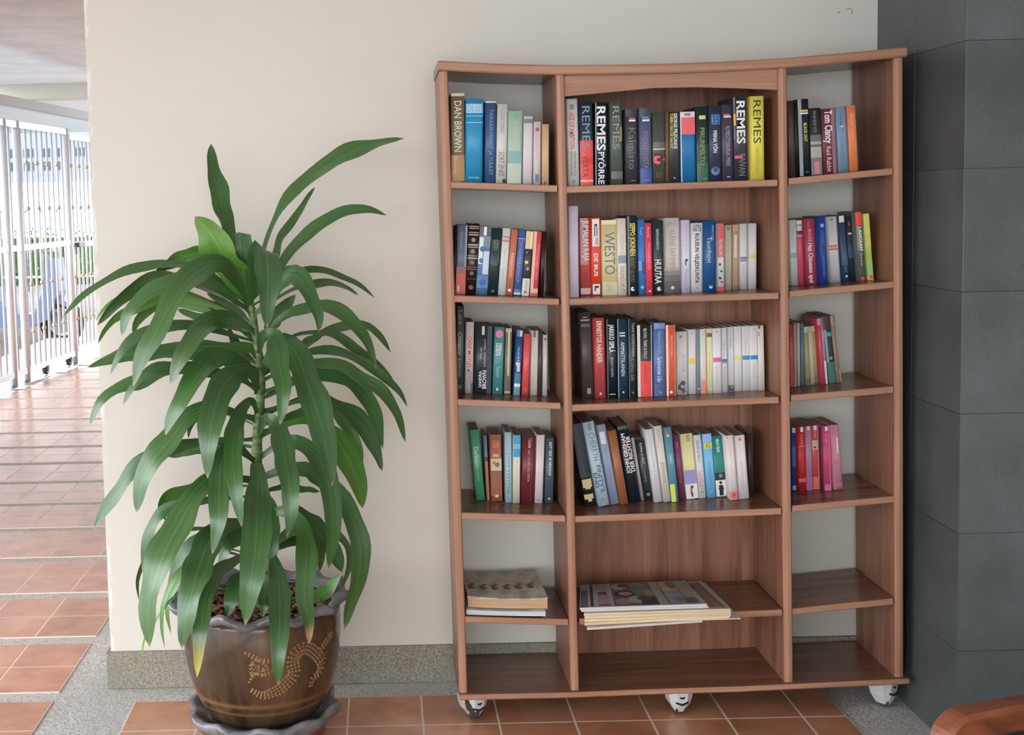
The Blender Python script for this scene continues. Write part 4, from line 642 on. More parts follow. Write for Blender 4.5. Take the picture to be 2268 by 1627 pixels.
(3, 'R', [11343, -1767, 8581, 110, 1590, 1186, -55], 0, (152, 152, 112), 'olive paperback beside a cream one, fifth from plant, third shelf, pillar-side bay', [('b', 0.88, 0.96, (90, 95, 60)), ('b', 0, 0.1, (165, 168, 135))]),
(3, 'R', [11489, -1705, 8590, 107, 1582, 1181, -63], 0, (192, 180, 160), 'cream thin paperback between two olive ones, sixth from plant, third shelf, pillar-side bay', [('b', 0.08, 0.1, (150, 140, 130))]),
(3, 'R', [11632, -1572, 8599, 85, 1573, 1176, -75], 0, (166, 166, 112), 'second olive paperback, beyond the cream one, seventh from plant, third shelf, pillar-side bay', [('b', 0.87, 0.93, (95, 110, 110)), ('b', 0, 0.1, (185, 185, 160))]),
(3, 'R', [11732, -1791, 8606, 89, 1780, 1300, -79], 0, (192, 76, 86), 'crimson-pink thin paperback, eighth from plant, third shelf, pillar-side bay', [('b', 0, 0.1, (210, 130, 150)), ('t', 'LUMO', (220, 120, 135), 0.2, 0.45, 0.5, 0.4, '')]),
(3, 'R', [11827, -1802, 8612, 59, 1809, 1300, -88], 0, (170, 120, 160), 'mauve thin paperback with white foot, ninth from plant, third shelf, pillar-side bay', [('b', 0.65, 1, (205, 200, 200)), ('b', 0.2, 0.35, (190, 130, 160))]),
(3, 'R', [11990, -1775, 8625, 196, 1831, 1300, -104], 0, (36, 60, 60), 'dark teal paperback with grey edge, tenth from plant, third shelf, pillar-side bay', [('r', 0, 1, 0, 0.32, (140, 145, 140)), ('b', 0, 0.2, (62, 42, 50)), ('r', 0.24, 0.3, 0.35, 1, (80, 150, 150)), ('r', 0.6, 0.65, 0.4, 0.8, (110, 150, 145)), ('b', 0.68, 1, (54, 106, 92))]),
(3, 'R', [12153, -1748, 8633, 75, 1826, 1300, -111], 0, (152, 127, 112), 'thin greyish-tan book, eleventh from plant, third shelf, pillar-side bay', [('b', 0, 0.15, (175, 135, 110))]),
(3, 'R', [12231, -1744, 8637, 38, 1820, 1300, -115], 0, (180, 160, 132), 'leaning thin cream book with brown edge, twelfth from plant, third shelf, pillar-side bay', [('r', 0, 0.8, 0.0, 0.5, (90, 55, 48))]),
(4, 'L', [2504, -1608, 5604, 235, 1952, 1258, -74], 0, (76, 152, 116), 'leaning emerald-green paperback, first from plant, fourth shelf, plant-side bay', [('o', 0.11, 0.35, 0.15, (50, 95, 70)), ('t', 'Darkenn', (222, 236, 226), 0.24, 0.52, 0.5, 0.5, ''), ('t', 'Merenkävijät', (170, 200, 120), 0.52, 0.73, 0.5, 0.2, '')]),
(4, 'L', [2725, -1496, 5581, 78, 1783, 1146, -36], 0, (116, 132, 156), 'blue-grey book with orange lower cover, second from plant, fourth shelf, plant-side bay', [('b', 0.33, 0.4, (70, 50, 45)), ('b', 0.4, 1, (186, 102, 62))]),
(4, 'L', [2943, -1624, 5575, 296, 1832, 1274, -5], 0, (172, 106, 82), 'wide rust-orange paperback with cream picture, third from plant, fourth shelf, plant-side bay', [('t', 'TARJA', (215, 120, 100), 0.08, 0.2, 0.5, 0.6, 'h'), ('t', 'SILMÄT', (215, 120, 100), 0.14, 0.2, 0.5, 0.7, 'h'), ('r', 0.29, 0.33, 0.2, 0.75, (205, 165, 130)), ('b', 0.36, 0.54, (206, 192, 162)), ('o', 0.45, 0.6, 0.22, (120, 105, 75)), ('o', 0.42, 0.3, 0.15, (150, 130, 90)), ('b', 0.54, 0.92, (150, 90, 64)), ('r', 0.9, 0.94, 0.35, 0.65, (225, 190, 170))]),
(4, 'L', [3253, -1740, 5554, 166, 1933, 1300, 9], 0, (166, 196, 206), 'pale blue slim paperback with navy lettering, fourth from plant, fourth shelf, plant-side bay', [('t', 'LYDIA TÄYTTÄÄ', (70, 100, 130), 0.3, 0.86, 0.5, 0.4, ''), ('t', 'Hiltunen', (140, 165, 180), 0.03, 0.28, 0.5, 0.35, '')]),
(4, 'L', [3456, -1749, 5543, 187, 1859, 1300, 26], 0, (214, 210, 196), 'cream paperback with bright blue upper third, fifth from plant, fourth shelf, plant-side bay', [('b', 0, 0.32, (56, 152, 200)), ('b', 0.13, 0.2, (120, 180, 205)), ('t', 'Maailman laidalla', (200, 190, 180), 0.36, 0.8, 0.5, 0.28, ''), ('b', 0.84, 0.845, (180, 180, 170))]),
(4, 'L', [3773, -1677, 5527, 358, 1814, 1300, 34], 0, (108, 44, 50), 'wide maroon paperback with thin pale lettering, sixth from plant, fourth shelf, plant-side bay', [('t', 'I Lucas', (220, 195, 185), 0.03, 0.17, 0.6, 0.3, ''), ('t', 'DET STORE OG GODE', (205, 170, 160), 0.2, 0.68, 0.52, 0.16, ''), ('r', 0, 1, 0.7, 0.72, (125, 70, 75))]),
(4, 'L', [4068, -1693, 5510, 211, 1877, 1300, 45], 0, (216, 206, 206), 'white paperback beside the maroon one, seventh from plant, fourth shelf, plant-side bay', [('t', 'SAGAN', (200, 180, 190), 0.04, 0.3, 0.55, 0.3, ''), ('t', 'Om livets gång', (205, 195, 200), 0.4, 0.85, 0.5, 0.25, ''), ('r', 0.94, 0.97, 0.3, 0.65, (150, 145, 140))]),
(4, 'L', [4355, -1658, 5496, 216, 1786, 1300, 29], 0, (74, 90, 100), 'slate paperback with white title, last of its row, eighth from plant, fourth shelf, plant-side bay', [('t', 'NYT TEIT SE MINULLE', (226, 228, 228), 0.06, 0.57, 0.55, 0.3, 'b'), ('o', 0.93, 0.5, 0.12, (215, 218, 218))]),
(4, 'M', [5423, -2064, 5488, 289, 2279, 1550, -166], 1, (36, 43, 50), 'black-green hardback with torn gold patches, first from plant, fourth shelf, middle bay', [('b', 0, 0.04, (60, 62, 58)), ('r', 0.03, 0.05, 0.2, 0.7, (190, 185, 165)), ('b', 0.0, 0.65, (38, 48, 62)), ('r', 0.67, 0.77, 0.1, 0.95, (206, 188, 128)), ('r', 0.73, 0.79, 0.3, 0.8, (206, 188, 128)), ('r', 0.85, 0.91, 0.05, 0.9, (206, 188, 128)), ('r', 0.9, 0.94, 0.35, 0.7, (206, 188, 128))]),
(4, 'M', [5777, -2066, 5498, 300, 2320, 1550, -179], 1, (176, 196, 206), 'silver-blue hardback with teal capitals, second from plant, fourth shelf, middle bay', [('t', 'CHERRYH', (66, 118, 132), 0.13, 0.46, 0.6, 0.55, ''), ('t', "FINITY'S", (50, 102, 120), 0.52, 0.84, 0.66, 0.36, 'b'), ('t', 'END', (50, 102, 120), 0.6, 0.78, 0.25, 0.34, 'b'), ('r', 0.02, 0.1, 0.4, 0.7, (110, 125, 132)), ('o', 0.92, 0.5, 0.16, (110, 140, 150))]),
(4, 'M', [6101, -1904, 5496, 225, 2202, 1300, -167], 0, (140, 155, 176), 'blue-grey hardback with white label, third from plant, fourth shelf, middle bay', [('r', 0.09, 0.24, 0.15, 0.75, (205, 208, 214)), ('t', 'FIVE DAYS IN PARIS', (115, 130, 160), 0.3, 0.75, 0.5, 0.3, ''), ('r', 0.85, 0.9, 0.4, 0.6, (90, 110, 150))]),
(4, 'M', [6345, -1944, 5499, 227, 2042, 1466, -158], 1, (152, 97, 66), 'plain mid-brown hardback, fourth from plant, fourth shelf, middle bay', []),
(4, 'M', [6662, -1836, 5510, 292, 2135, 1486, -158], 1, (25, 33, 43), 'black hardback with two lines of white capitals, fifth from plant, fourth shelf, middle bay', [('b', 0, 0.05, (60, 70, 68)), ('t', 'JOHN GRISHAM', (230, 230, 230), 0.1, 0.62, 0.36, 0.36, 'ub'), ('t', 'DER RICHTER', (230, 230, 230), 0.14, 0.6, 0.78, 0.36, 'ub')]),
(4, 'M', [6923, -1579, 5499, 76, 1752, 1229, -157], 0, (196, 190, 185), 'very thin white booklet beside the black hardback, sixth from plant, fourth shelf, middle bay', []),
(4, 'M', [7078, -1652, 5511, 216, 1700, 1254, -147], 0, (45, 48, 50), 'black paperback with teal dot at its foot, seventh from plant, fourth shelf, middle bay', [('t', 'RUMPALI JA MUUT', (200, 205, 205), 0.06, 0.4, 0.5, 0.3, ''), ('t', 'novelleja', (140, 145, 145), 0.5, 0.7, 0.5, 0.3, ''), ('o', 0.9, 0.5, 0.2, (80, 140, 140))]),
(4, 'M', [7291, -1860, 5512, 200, 2012, 1300, -130], 0, (206, 206, 211), 'white paperback with faint grey title, eighth from plant, fourth shelf, middle bay', [('t', 'LEENA LANDER KÄSKY', (165, 165, 170), 0.1, 0.75, 0.5, 0.3, '')]),
(4, 'M', [7524, -1864, 5515, 201, 2093, 1300, -124], 0, (206, 196, 186), 'ivory paperback with brown title, ninth from plant, fourth shelf, middle bay', [('o', 0.06, 0.5, 0.2, (180, 165, 150)), ('t', 'LUNTA', (150, 140, 130), 0.08, 0.2, 0.5, 0.35, ''), ('t', 'EPIPHANY', (150, 135, 120), 0.48, 0.76, 0.5, 0.4, '')]),
(4, 'M', [7728, -1898, 5516, 196, 2048, 1300, -98], 0, (86, 136, 152), 'teal-blue paperback with lime foot, tenth from plant, fourth shelf, middle bay', [('r', 0.07, 0.1, 0.2, 0.6, (215, 75, 65)), ('r', 0.1, 0.125, 0.2, 0.6, (225, 200, 90)), ('t', 'TARZ', (190, 210, 215), 0.35, 0.48, 0.5, 0.35, ''), ('r', 0.76, 1, 0.0, 0.65, (192, 206, 92))]),
(4, 'M', [8003, -1596, 5520, 170, 1767, 1246, -103], 0, (126, 60, 96), 'plum-purple paperback, eleventh from plant, fourth shelf, middle bay', [('t', 'ANN', (190, 140, 165), 0.1, 0.2, 0.5, 0.4, ''), ('t', 'KIRSIKKAPUU', (165, 105, 135), 0.3, 0.75, 0.5, 0.35, '')]),
(4, 'M', [8255, -1638, 5530, 322, 1799, 1288, -92], 0, (230, 206, 152), 'cream and lilac paperback with figure at its foot, twelfth from plant, fourth shelf, middle bay', [('t', 'KEHTO', (110, 95, 70), 0.02, 0.12, 0.6, 0.3, 'b'), ('b', 0.56, 0.77, (150, 140, 190)), ('b', 0.77, 1, (228, 222, 216)), ('o', 0.82, 0.55, 0.14, (110, 60, 50)), ('r', 0.84, 0.93, 0.4, 0.55, (170, 60, 60)), ('r', 0.9, 0.97, 0.45, 0.6, (70, 50, 50))]),
(4, 'M', [8538, -1604, 5529, 192, 1749, 1254, -87], 0, (206, 206, 211), 'white paperback with black and red lettering, thirteenth from plant, fourth shelf, middle bay', [('t', 'HEAVEN & MOLLY', (70, 70, 72), 0.08, 0.44, 0.5, 0.42, ''), ('t', 'LUUMUN', (205, 90, 92), 0.58, 0.84, 0.62, 0.35, ''), ('t', 'KUKKA', (205, 90, 92), 0.6, 0.82, 0.3, 0.3, ''), ('o', 0.9, 0.5, 0.12, (110, 130, 140))]),
(4, 'M', [8804, -1566, 5535, 242, 1761, 1216, -83], 0, (112, 176, 216), 'light blue paperback with yellow 82 sticker, fourteenth from plant, fourth shelf, middle bay', [('b', 0, 0.13, (130, 170, 215)), ('r', 0.145, 0.225, 0.1, 0.98, (226, 206, 60)), ('t', '82', (60, 60, 40), 0.155, 0.215, 0.55, 0.55, 'h'), ('t', 'KOTIMAAN KATU', (70, 130, 180), 0.45, 0.8, 0.5, 0.3, ''), ('o', 0.9, 0.5, 0.18, (90, 150, 195))]),
(4, 'M', [9068, -1577, 5541, 274, 1692, 1227, -80], 0, (36, 120, 115), 'deep teal paperback with penguin picture, fifteenth from plant, fourth shelf, middle bay', [('t', 'HELMI TÄHTI', (190, 215, 210), 0.05, 0.26, 0.5, 0.3, 'b'), ('b', 0.6, 0.72, (35, 42, 46)), ('r', 0.62, 0.68, 0.4, 0.7, (120, 130, 130)), ('b', 0.72, 1, (210, 206, 200)), ('o', 0.76, 0.5, 0.15, (25, 28, 30)), ('o', 0.86, 0.52, 0.26, (25, 28, 30)), ('r', 0.8, 0.97, 0.3, 0.7, (25, 28, 30)), ('b', 0.98, 1, (90, 95, 80))]),
(4, 'M', [9315, -1930, 5543, 207, 1765, 1295, -81], 0, (216, 206, 206), 'white paperback with red picture at its foot, sixteenth from plant, fourth shelf, middle bay', [('o', 0.03, 0.2, 0.08, (200, 60, 60)), ('t', 'Saaren neito', (205, 185, 185), 0.2, 0.6, 0.5, 0.3, ''), ('b', 0.87, 0.97, (205, 110, 100)), ('o', 0.92, 0.5, 0.2, (170, 60, 55))]),
(4, 'M', [9600, -1863, 5550, 267, 1742, 1280, -78], 0, (218, 211, 213), 'white paperback with red oval near its top, seventeenth from plant, fourth shelf, middle bay', [('o', 0.06, 0.5, 0.16, (215, 90, 100)), ('t', 'PIENI KESÄLAULU', (175, 170, 175), 0.4, 0.85, 0.5, 0.25, '')]),
(4, 'M', [9852, -1649, 5547, 88, 1755, 1288, -33], 0, (60, 45, 40), 'thin brown stand-in for dark shadow ending its row, eighteenth from plant, fourth shelf, middle bay', []),  # dark slab put in for the shadow at the back of the row
(4, 'R', [11029, -1620, 5648, 101, 1768, 1270, -16], 0, (40, 60, 120), 'navy thin paperback by the divider, first from plant, fourth shelf, pillar-side bay', [('b', 0, 0.08, (150, 170, 190)), ('b', 0.3, 0.6, (45, 85, 150)), ('b', 0.9, 0.97, (120, 150, 190))]),
(4, 'R', [11254, -1610, 5666, 195, 1767, 1260, -26], 0, (192, 46, 56), 'bright red paperback with white label, second from plant, fourth shelf, pillar-side bay', [('r', 0, 0.08, 0.35, 0.75, (215, 205, 210)), ('t', 'Liefde', (225, 160, 130), 0.12, 0.3, 0.55, 0.35, ''), ('b', 0.3, 0.31, (215, 120, 120)), ('t', 'ROMAN', (225, 90, 60), 0.5, 0.7, 0.5, 0.35, ''), ('b', 0.8, 0.86, (225, 100, 80))]),
(4, 'R', [11456, -1599, 5679, 162, 1765, 1249, -33], 0, (176, 126, 162), 'lilac paperback with white top label, third from plant, fourth shelf, pillar-side bay', [('r', 0, 0.06, 0.3, 0.7, (218, 205, 215)), ('t', 'ANNE', (200, 110, 160), 0.12, 0.28, 0.5, 0.4, ''), ('b', 0.8, 1, (165, 105, 145))]),
(4, 'R', [11648, -1575, 5694, 178, 1765, 1225, -36], 0, (192, 80, 76), 'red-orange paperback with small cream photo, fourth from plant, fourth shelf, pillar-side bay', [('r', 0, 0.07, 0.3, 0.75, (218, 205, 215)), ('t', 'Kerr', (225, 160, 165), 0.09, 0.2, 0.55, 0.4, ''), ('b', 0.23, 0.38, (190, 175, 150)), ('o', 0.34, 0.4, 0.2, (120, 40, 40)), ('r', 0, 1, 0.85, 1, (205, 130, 140)), ('b', 0.8, 1, (205, 110, 95))]),
(4, 'R', [11762, -1737, 5699, 35, 1721, 1267, -37], 0, (100, 45, 66), 'very thin dark wine-red book, fifth from plant, fourth shelf, pillar-side bay', [('b', 0, 0.35, (50, 50, 75))]),
(4, 'R', [11875, -1817, 5710, 173, 1765, 1295, -39], 0, (196, 76, 116), 'magenta paperback with white top label, sixth from plant, fourth shelf, pillar-side bay', [('r', 0, 0.07, 0.3, 0.7, (225, 205, 215)), ('t', 'Sonja', (225, 140, 165), 0.12, 0.25, 0.5, 0.35, ''), ('r', 0, 1, 0.8, 1, (205, 105, 140)), ('b', 0.9, 1, (205, 110, 140))]),
(4, 'R', [12177, -1756, 5730, 229, 1773, 1299, -76], 0, (200, 132, 152), 'wide rose-pink paperback, last of its row, seventh from plant, fourth shelf, pillar-side bay', [('r', 0.2, 0.44, 0.62, 0.78, (240, 215, 215)), ('o', 0.1, 0.4, 0.2, (180, 110, 130)), ('r', 0, 1, 0, 0.2, (185, 115, 135)), ('b', 0.55, 0.62, (185, 110, 135)), ('b', 0.9, 0.95, (175, 110, 125))])
]
for r, b, q, hard, c, label, dec in BOOKS:
    x, y, z, th, h, d = (v*1e-4 for v in q[:6])
    book((x, y, z), th, h, d, q[6]*1e-3, hard, c, label, dec, GRP[r, b])

# ================================================================ papers lying on the fifth shelf
def slab(bm, q, z0, z1, mi=0, n=8, warp=0.0):
    """q = four (x, y): front-left, front-right, back-right, back-left"""
    rows = []
    for i in range(n+1):
        t = i/n; dz = warp*(4*(t-.5)**2-.3)
        f = [q[0][k]+(q[1][k]-q[0][k])*t for k in (0, 1)]; b_ = [q[3][k]+(q[2][k]-q[3][k])*t for k in (0, 1)]
        rows.append([bm.verts.new((*f, z0+dz*.6)), bm.verts.new((*b_, z0+dz*.6)), bm.verts.new((*b_, z1+dz)), bm.verts.new((*f, z1+dz))])
    for A, B in zip(rows, rows[1:]):
        for k in range(4):
            f = bm.faces.new((A[k], B[k], B[(k+1) % 4], A[(k+1) % 4])); f.material_index = mi
    for R in (rows[0], rows[-1][::-1]): bm.faces.new(R).material_index = mi
def patch(bm, q, z, u0, u1, w0, w1, mi, ell=False):
    def P(u, w):
        a = [q[0][k]+(q[1][k]-q[0][k])*u for k in (0, 1)]; b_ = [q[3][k]+(q[2][k]-q[3][k])*u for k in (0, 1)]
        return bm.verts.new((a[0]+(b_[0]-a[0])*w, a[1]+(b_[1]-a[1])*w, z))
    if ell: f = bm.faces.new([P((u0+u1)/2+(u1-u0)/2*math.cos(a*PI/9), (w0+w1)/2+(w1-w0)/2*math.sin(a*PI/9)) for a in range(18)])
    else: f = bm.faces.new((P(u0, w0), P(u1, w0), P(u1, w1), P(u0, w1)))
    f.material_index = mi
def printed(parent, q, z, dec, nm='printed_page'):
    bm = bmesh.new(); mats = []; idx = {}
    for e, d_ in enumerate(dec):
        u0, u1, w0, w1, col = d_[:5]
        if col not in idx: idx[col] = len(mats); mats.append(mat('page_ink', col, .6, 0, 1.1))
        if len(d_) > 5: patch(bm, q, z+.0002+.00004*e, u0, u1, w0, w1, idx[col], True)
        else: patch(bm, q, z+.0002+.00004*e, u0, u1, w0, w1, idx[col])
    me = bpy.data.meshes.new(nm); bm.to_mesh(me); bm.free()
    for m_ in mats: me.materials.append(m_)
    return link(nm, me, parent)
def paper(nm, label, cat, q, z0, z1, edge, group, warp=0, dec=None):
    o = empty(nm, (0, 0, 0), label, cat, group)
    bm = bmesh.new(); slab(bm, q, z0, z1, 0, 8, warp)
    m_ = NT(nm+'_edges', .85); f = m_.noise(m_.coords((4, 4, 900)), 1, 2); m_.color(m_.ramp(f, [(.35, lin([v*.82 for v in edge], 1.15)), (.6, lin(edge, 1.15))]))
    done(bm, 'pages', m_.m, o)
    if dec: printed(o, q, z1, dec)
    return o
z5 = .2745
# thick paperback and white brochure, plant-side bay
qa = [(.1985, -.285), (.404, -.312), (.404, -.05), (.1985, -.05)]
paper('brochure', 'thick white brochure under the yellowed paperback, fifth shelf', 'brochure', qa, .2846, .2972, (196, 204, 208), 'papers lying in the plant-side bay', .002)
o = empty('paperback', (0, 0, 0), 'yellowed paperback with curled grey cover, lying on white brochure', 'book', 'papers lying in the plant-side bay')
qb = [(.2035, -.270), (.411, -.298), (.408, -.045), (.2035, -.045)]
bm = bmesh.new(); slab(bm, qb, .300, .3235, 0, 10, .004); m_ = NT('yellow_pages', .9); f = m_.noise(m_.coords((5, 5, 1100)), 1, 2); m_.color(m_.ramp(f, [(.35, lin((172, 138, 106), 1.1)), (.6, lin((198, 164, 130), 1.1))])); done(bm, 'page_block', m_.m, o)
bm = bmesh.new(); slab(bm, [(qb[0][0]-.001, qb[0][1]-.001), (qb[1][0]+.001, qb[1][1]-.001), (qb[2][0]+.001, qb[2][1]), (qb[3][0]-.001, qb[3][1])], .3240, .3275, 0, 10, .0055)
cv = NT('grey_cover', .8); vv = cv.coords((30, 18, 1)); f = cv.noise(vv, 1, 4); sp = cv.n('ShaderNodeSeparateXYZ'); cv.l(cv.coords(), sp.inputs[0])
bandm = cv.ramp(sp.outputs[1], [(0, (0, 0, 0, 1)), (1, (1, 1, 1, 1))])
cv.color(cv.ramp(f, [(.42, lin((158, 150, 138), 1.2)), (.52, lin((182, 174, 160), 1.2)), (.7, lin((192, 184, 170), 1.2))])); done(bm, 'cover', cv.m, o)
dk = (112, 106, 98)
bm = bmesh.new()
for i in range(6):
    u = .07+i*.155
    for (du, w, r) in ((0, .36, .045), (.02, .5, .03), (-.02, .44, .035)):
        x = qb[0][0]+(qb[1][0]-qb[0][0])*(u+du); y = -.28+.22*w; t = u
        z = .3277+.0055*(4*(t-.5)**2-.3)+.0012
        bmesh.ops.create_circle(bm, cap_ends=True, segments=10, radius=r*.22, matrix=Matrix.Translation((x, y, z)))
done(bm, 'cover_drawing', mat('drawing_ink', dk, .8), o)
bm = bmesh.new(); slab(bm, [(qb[0][0]-.001, qb[0][1]-.001), (qb[1][0]+.001, qb[1][1]-.001), (qb[2][0], qb[2][1]), (qb[3][0], qb[3][1])], .2985, .2998, 0, 10, .003); done(bm, 'back_cover', mat('grey_back_cover', (120, 112, 100), .8), o)
# the pile of magazines, middle bay
G5 = 'newspapers and magazines piled in the middle bay'
cream = (222, 202, 168); wht = (214, 210, 212)
paper('magazine', 'lowest white magazine of the pile, its front corner overhanging the shelf', 'magazine', [(.497, -.408), (.80, -.368), (.83, -.06), (.54, -.08)], .2795, .2845, (222, 212, 204), G5)
paper('newspaper', 'loose white newspaper whose corner sticks out of the pile toward the pillar', 'newspaper', [(.58, -.372), (.899, -.366), (.886, -.06), (.60, -.06)], .2847, .2870, (214, 208, 206), G5)
paper('magazine', 'cream-edged magazine, second from the bottom of the pile', 'magazine', [(.4925, -.396), (.872, -.362), (.872, -.085), (.545, -.11)], .2872, .2935, cream, G5)
paper('magazine', 'cream-edged magazine with dark red printed edge, middle of the pile', 'magazine', [(.494, -.386), (.874, -.366), (.868, -.09), (.545, -.12)], .2938, .3000, cream, G5)
paper('magazine', 'cream-edged magazine, second below the folded newspapers', 'magazine', [(.4945, -.382), (.873, -.367), (.858, -.11), (.55, -.14)], .3004, .3068, cream, G5)
paper('magazine', 'cream-edged magazine with grey ruled cover, directly under the folded newspapers', 'magazine', [(.4935, -.380), (.872, -.368), (.852, -.135), (.553, -.155)], .3072, .3135, cream, G5, 0,
      [(0, 1, 0, 1, (176, 160, 150)), (.82, .985, .06, .96, (130, 112, 104)), (.955, .962, .04, .97, (60, 48, 46)), (.84, .9, .7, .9, (90, 80, 78))])
qn = [(.4855, -.366), (.815, -.355), (.806, -.156), (.517, -.175)]
paper('newspaper', 'folded white newspaper directly below the top one', 'newspaper', [(q_[0]+.003, q_[1]-.002) for q_ in qn], .3138, .3180, wht, G5)
paper('newspaper', 'top folded newspaper with dark food photo and red heading', 'newspaper', qn, .3183, .3235, wht, G5, .0,
      [(.004, .996, .01, .99, (158, 152, 148)), (.004, .065, .02, .75, (92, 90, 104)), (.085, .112, .03, .98, (66, 68, 70)), (.15, .235, .50, .545, (116, 40, 50)), (.15, .20, .56, .64, (116, 40, 50), 1), (.19, .235, .55, .66, (116, 40, 50), 1),
       *[(.15, .24, .16+.045*i, .18+.045*i, (124, 112, 110)) for i in range(7)], (.15, .25, .04, .12, (124, 76, 84), 1), *[(.13, .26, .72+.05*i, .735+.05*i, (116, 110, 108)) for i in range(5)],
       (.275, .635, .03, .97, (96, 90, 88)), (.28, .42, .70, .96, (160, 140, 128), 1), (.34, .44, .80, .95, (96, 48, 52), 1), (.29, .47, .38, .66, (70, 40, 40), 1), (.33, .45, .44, .60, (150, 122, 108), 1), (.45, .60, .48, .76, (84, 112, 108), 1), (.44, .60, .78, .95, (118, 116, 114), 1), (.55, .64, .38, .68, (146, 112, 108), 1), (.29, .42, .05, .32, (130, 120, 114), 1), (.40, .55, .10, .40, (146, 142, 132), 1), (.50, .635, .03, .34, (52, 54, 56)), (.47, .58, .2, .4, (70, 74, 70), 1),
       (.645, .70, .03, .97, (166, 162, 158)), *[(.65, .695, .06+.05*i, .075+.05*i, (108, 104, 104)) for i in range(18)], (.71, .716, .05, .6, (66, 56, 62)),
       (.72, .86, .52, .97, (164, 130, 92)), (.78, .87, .66, .94, (108, 98, 80), 1), (.73, .80, .55, .72, (176, 148, 112), 1), (.725, .845, .04, .5, (128, 130, 142)), (.76, .84, .1, .3, (104, 110, 128), 1), (.85, .95, .04, .24, (84, 90, 100)), (.87, .965, .28, .96, (152, 144, 128)), *[(.875, .96, .32+.05*i, .335+.05*i, (112, 106, 98)) for i in range(12)], (.79, .82, .1, .16, (140, 80, 96), 1)])

# ================================================================ potted dracaena
PX, PY = -.337, -.330
glaze = NT('brown_glaze', .16); v = glaze.coords(); n1 = glaze.noise(glaze.coords((14, 14, 2.2)), 1, 4, .6); n2 = glaze.noise(v, 60, 3)
cg = glaze.ramp(n1, [(.32, lin((44, 33, 25))), (.5, lin((76, 59, 43))), (.7, lin((98, 77, 56)))])
sp = glaze.n('ShaderNodeSeparateXYZ'); glaze.l(v, sp.inputs[0])
bandr = glaze.ramp(sp.outputs[2], [(.076, (0, 0, 0, 1)), (.082, (1, 1, 1, 1)), (.088, (0, 0, 0, 1)), (.098, (0, 0, 0, 1)), (.106, (1, 1, 1, 1)), (.115, (0, 0, 0, 1))])
glaze.color(glaze.mix(glaze.mix(.65, (0, 0, 0, 1), bandr), cg, lin((140, 102, 62)))); glaze.bump(n2, .05, .002)
greyG = NT('grey_glaze', .22); f = greyG.noise(greyG.coords(), 22, 4); greyG.color(greyG.ramp(f, [(.35, lin((92, 90, 93))), (.6, lin((128, 128, 136))), (.75, lin((150, 152, 164)))])); greyG.bump(f, .08, .003)
plant = empty('potted_dracaena', (PX, PY, .03), 'leafy green dracaena in brown glazed dragon pot with grey scalloped rim', 'plant')
PINV = Matrix.Translation((-PX, -PY, -.03))
def pfin(bm, nm, m, parent=None, smooth=False):
    bm.transform(PINV); return done(bm, nm, m, parent or plant, smooth)
POT = [(.0, .058), (.130, .058), (.1375, .062), (.143, .070), (.150, .076), (.1515, .080), (.157, .086), (.163, .098), (.1655, .104), (.170, .110), (.179, .132), (.188, .160), (.196, .195), (.2015, .235), (.205, .275), (.2055, .310), (.202, .335), (.200, .350)]
def pot_r(z):
    for (ra, za), (rb, zb) in zip(POT[1:], POT[2:]):
        if za <= z <= zb: return ra+(rb-ra)*(z-za)/max(zb-za, 1e-6)
    return .2
bm = bmesh.new(); lathe(bm, POT[1:]+[(.188, .350), (.182, .30), (.10, .29)], 64, (PX, PY)); pot = pfin(bm, 'pot', glaze.m)
def wav(j, th, r, z):
    a = (.2, .5, 1, 1.1, .9, .3)[j]; s = math.cos(11*th+.6)
    return r+a*.011*s, z+a*.010*math.cos(11*th+2.0)
bm = bmesh.new(); lathe(bm, [(.184, .345), (.196, .362), (.222, .374), (.234, .366), (.226, .352), (.201, .343), (.184, .345)], 132, (PX, PY), lambda j, th, r, z: wav(min(j, 5), th, r, z))
rim = done(bm, 'rim', greyG.m, pot); rim.data.transform(PINV)
# raised dragon: rows of scales along its coils
bm = bmesh.new()
def on_pot(th, z, out=0.0):
    r = pot_r(z)+out; return Vector((PX+r*math.sin(th), PY-r*math.cos(th), z))
def scale(th, z, w, hgt=.0016, rot=0):
    p = on_pot(th, z, -.0003); nrm = Vector((math.sin(th), -math.cos(th), .1)).normalized(); a = Vector((math.cos(th), math.sin(th), 0)); b_ = nrm.cross(a)
    lo_ = [bm.verts.new(p+w*(math.cos(rot+k*PI/3)*a+math.sin(rot+k*PI/3)*b_)) for k in range(6)]
    hi_ = [bm.verts.new(p+nrm*hgt+.62*w*(math.cos(rot+k*PI/3)*a+math.sin(rot+k*PI/3)*b_)) for k in range(6)]
    bm.faces.new(hi_)
    for k in range(6): bm.faces.new((lo_[k], lo_[(k+1) % 6], hi_[(k+1) % 6], hi_[k]))
for path, half, nrow in DRAGON:
    P_ = spline([(a*.2, b_, 0) for a, b_ in path], 40); acc = 0
    L_ = sum((b_-a).length for a, b_ in zip(P_, P_[1:])); m_ = max(3, int(L_/.0088)); Q = spline([tuple(p) for p in P_], m_)
    for i, p in enumerate(Q):
        t_ = (Q[min(i+1, m_)]-Q[max(i-1, 0)]).normalized(); s_ = Vector((-t_.y, t_.x, 0)); taper = min(1, 3.0*min(i, m_-i)/m_+.35)
        for k in range(nrow):
            o_ = (k-(nrow-1)/2)/max(1, (nrow-1)/2)*half*taper if nrow > 1 else 0
            q_ = p+s_*o_; scale(q_.x/.2, q_.y, .0042*(.75+.25*taper), .0018, .5*i)
for i in range(70):
    a = RND.uniform(0, 6.28); r_ = math.sqrt(RND.random()); scale(DHEAD[0]+r_*.13*math.cos(a), DHEAD[1]+r_*.022*math.sin(a), RND.uniform(.002, .0042), .002, a)
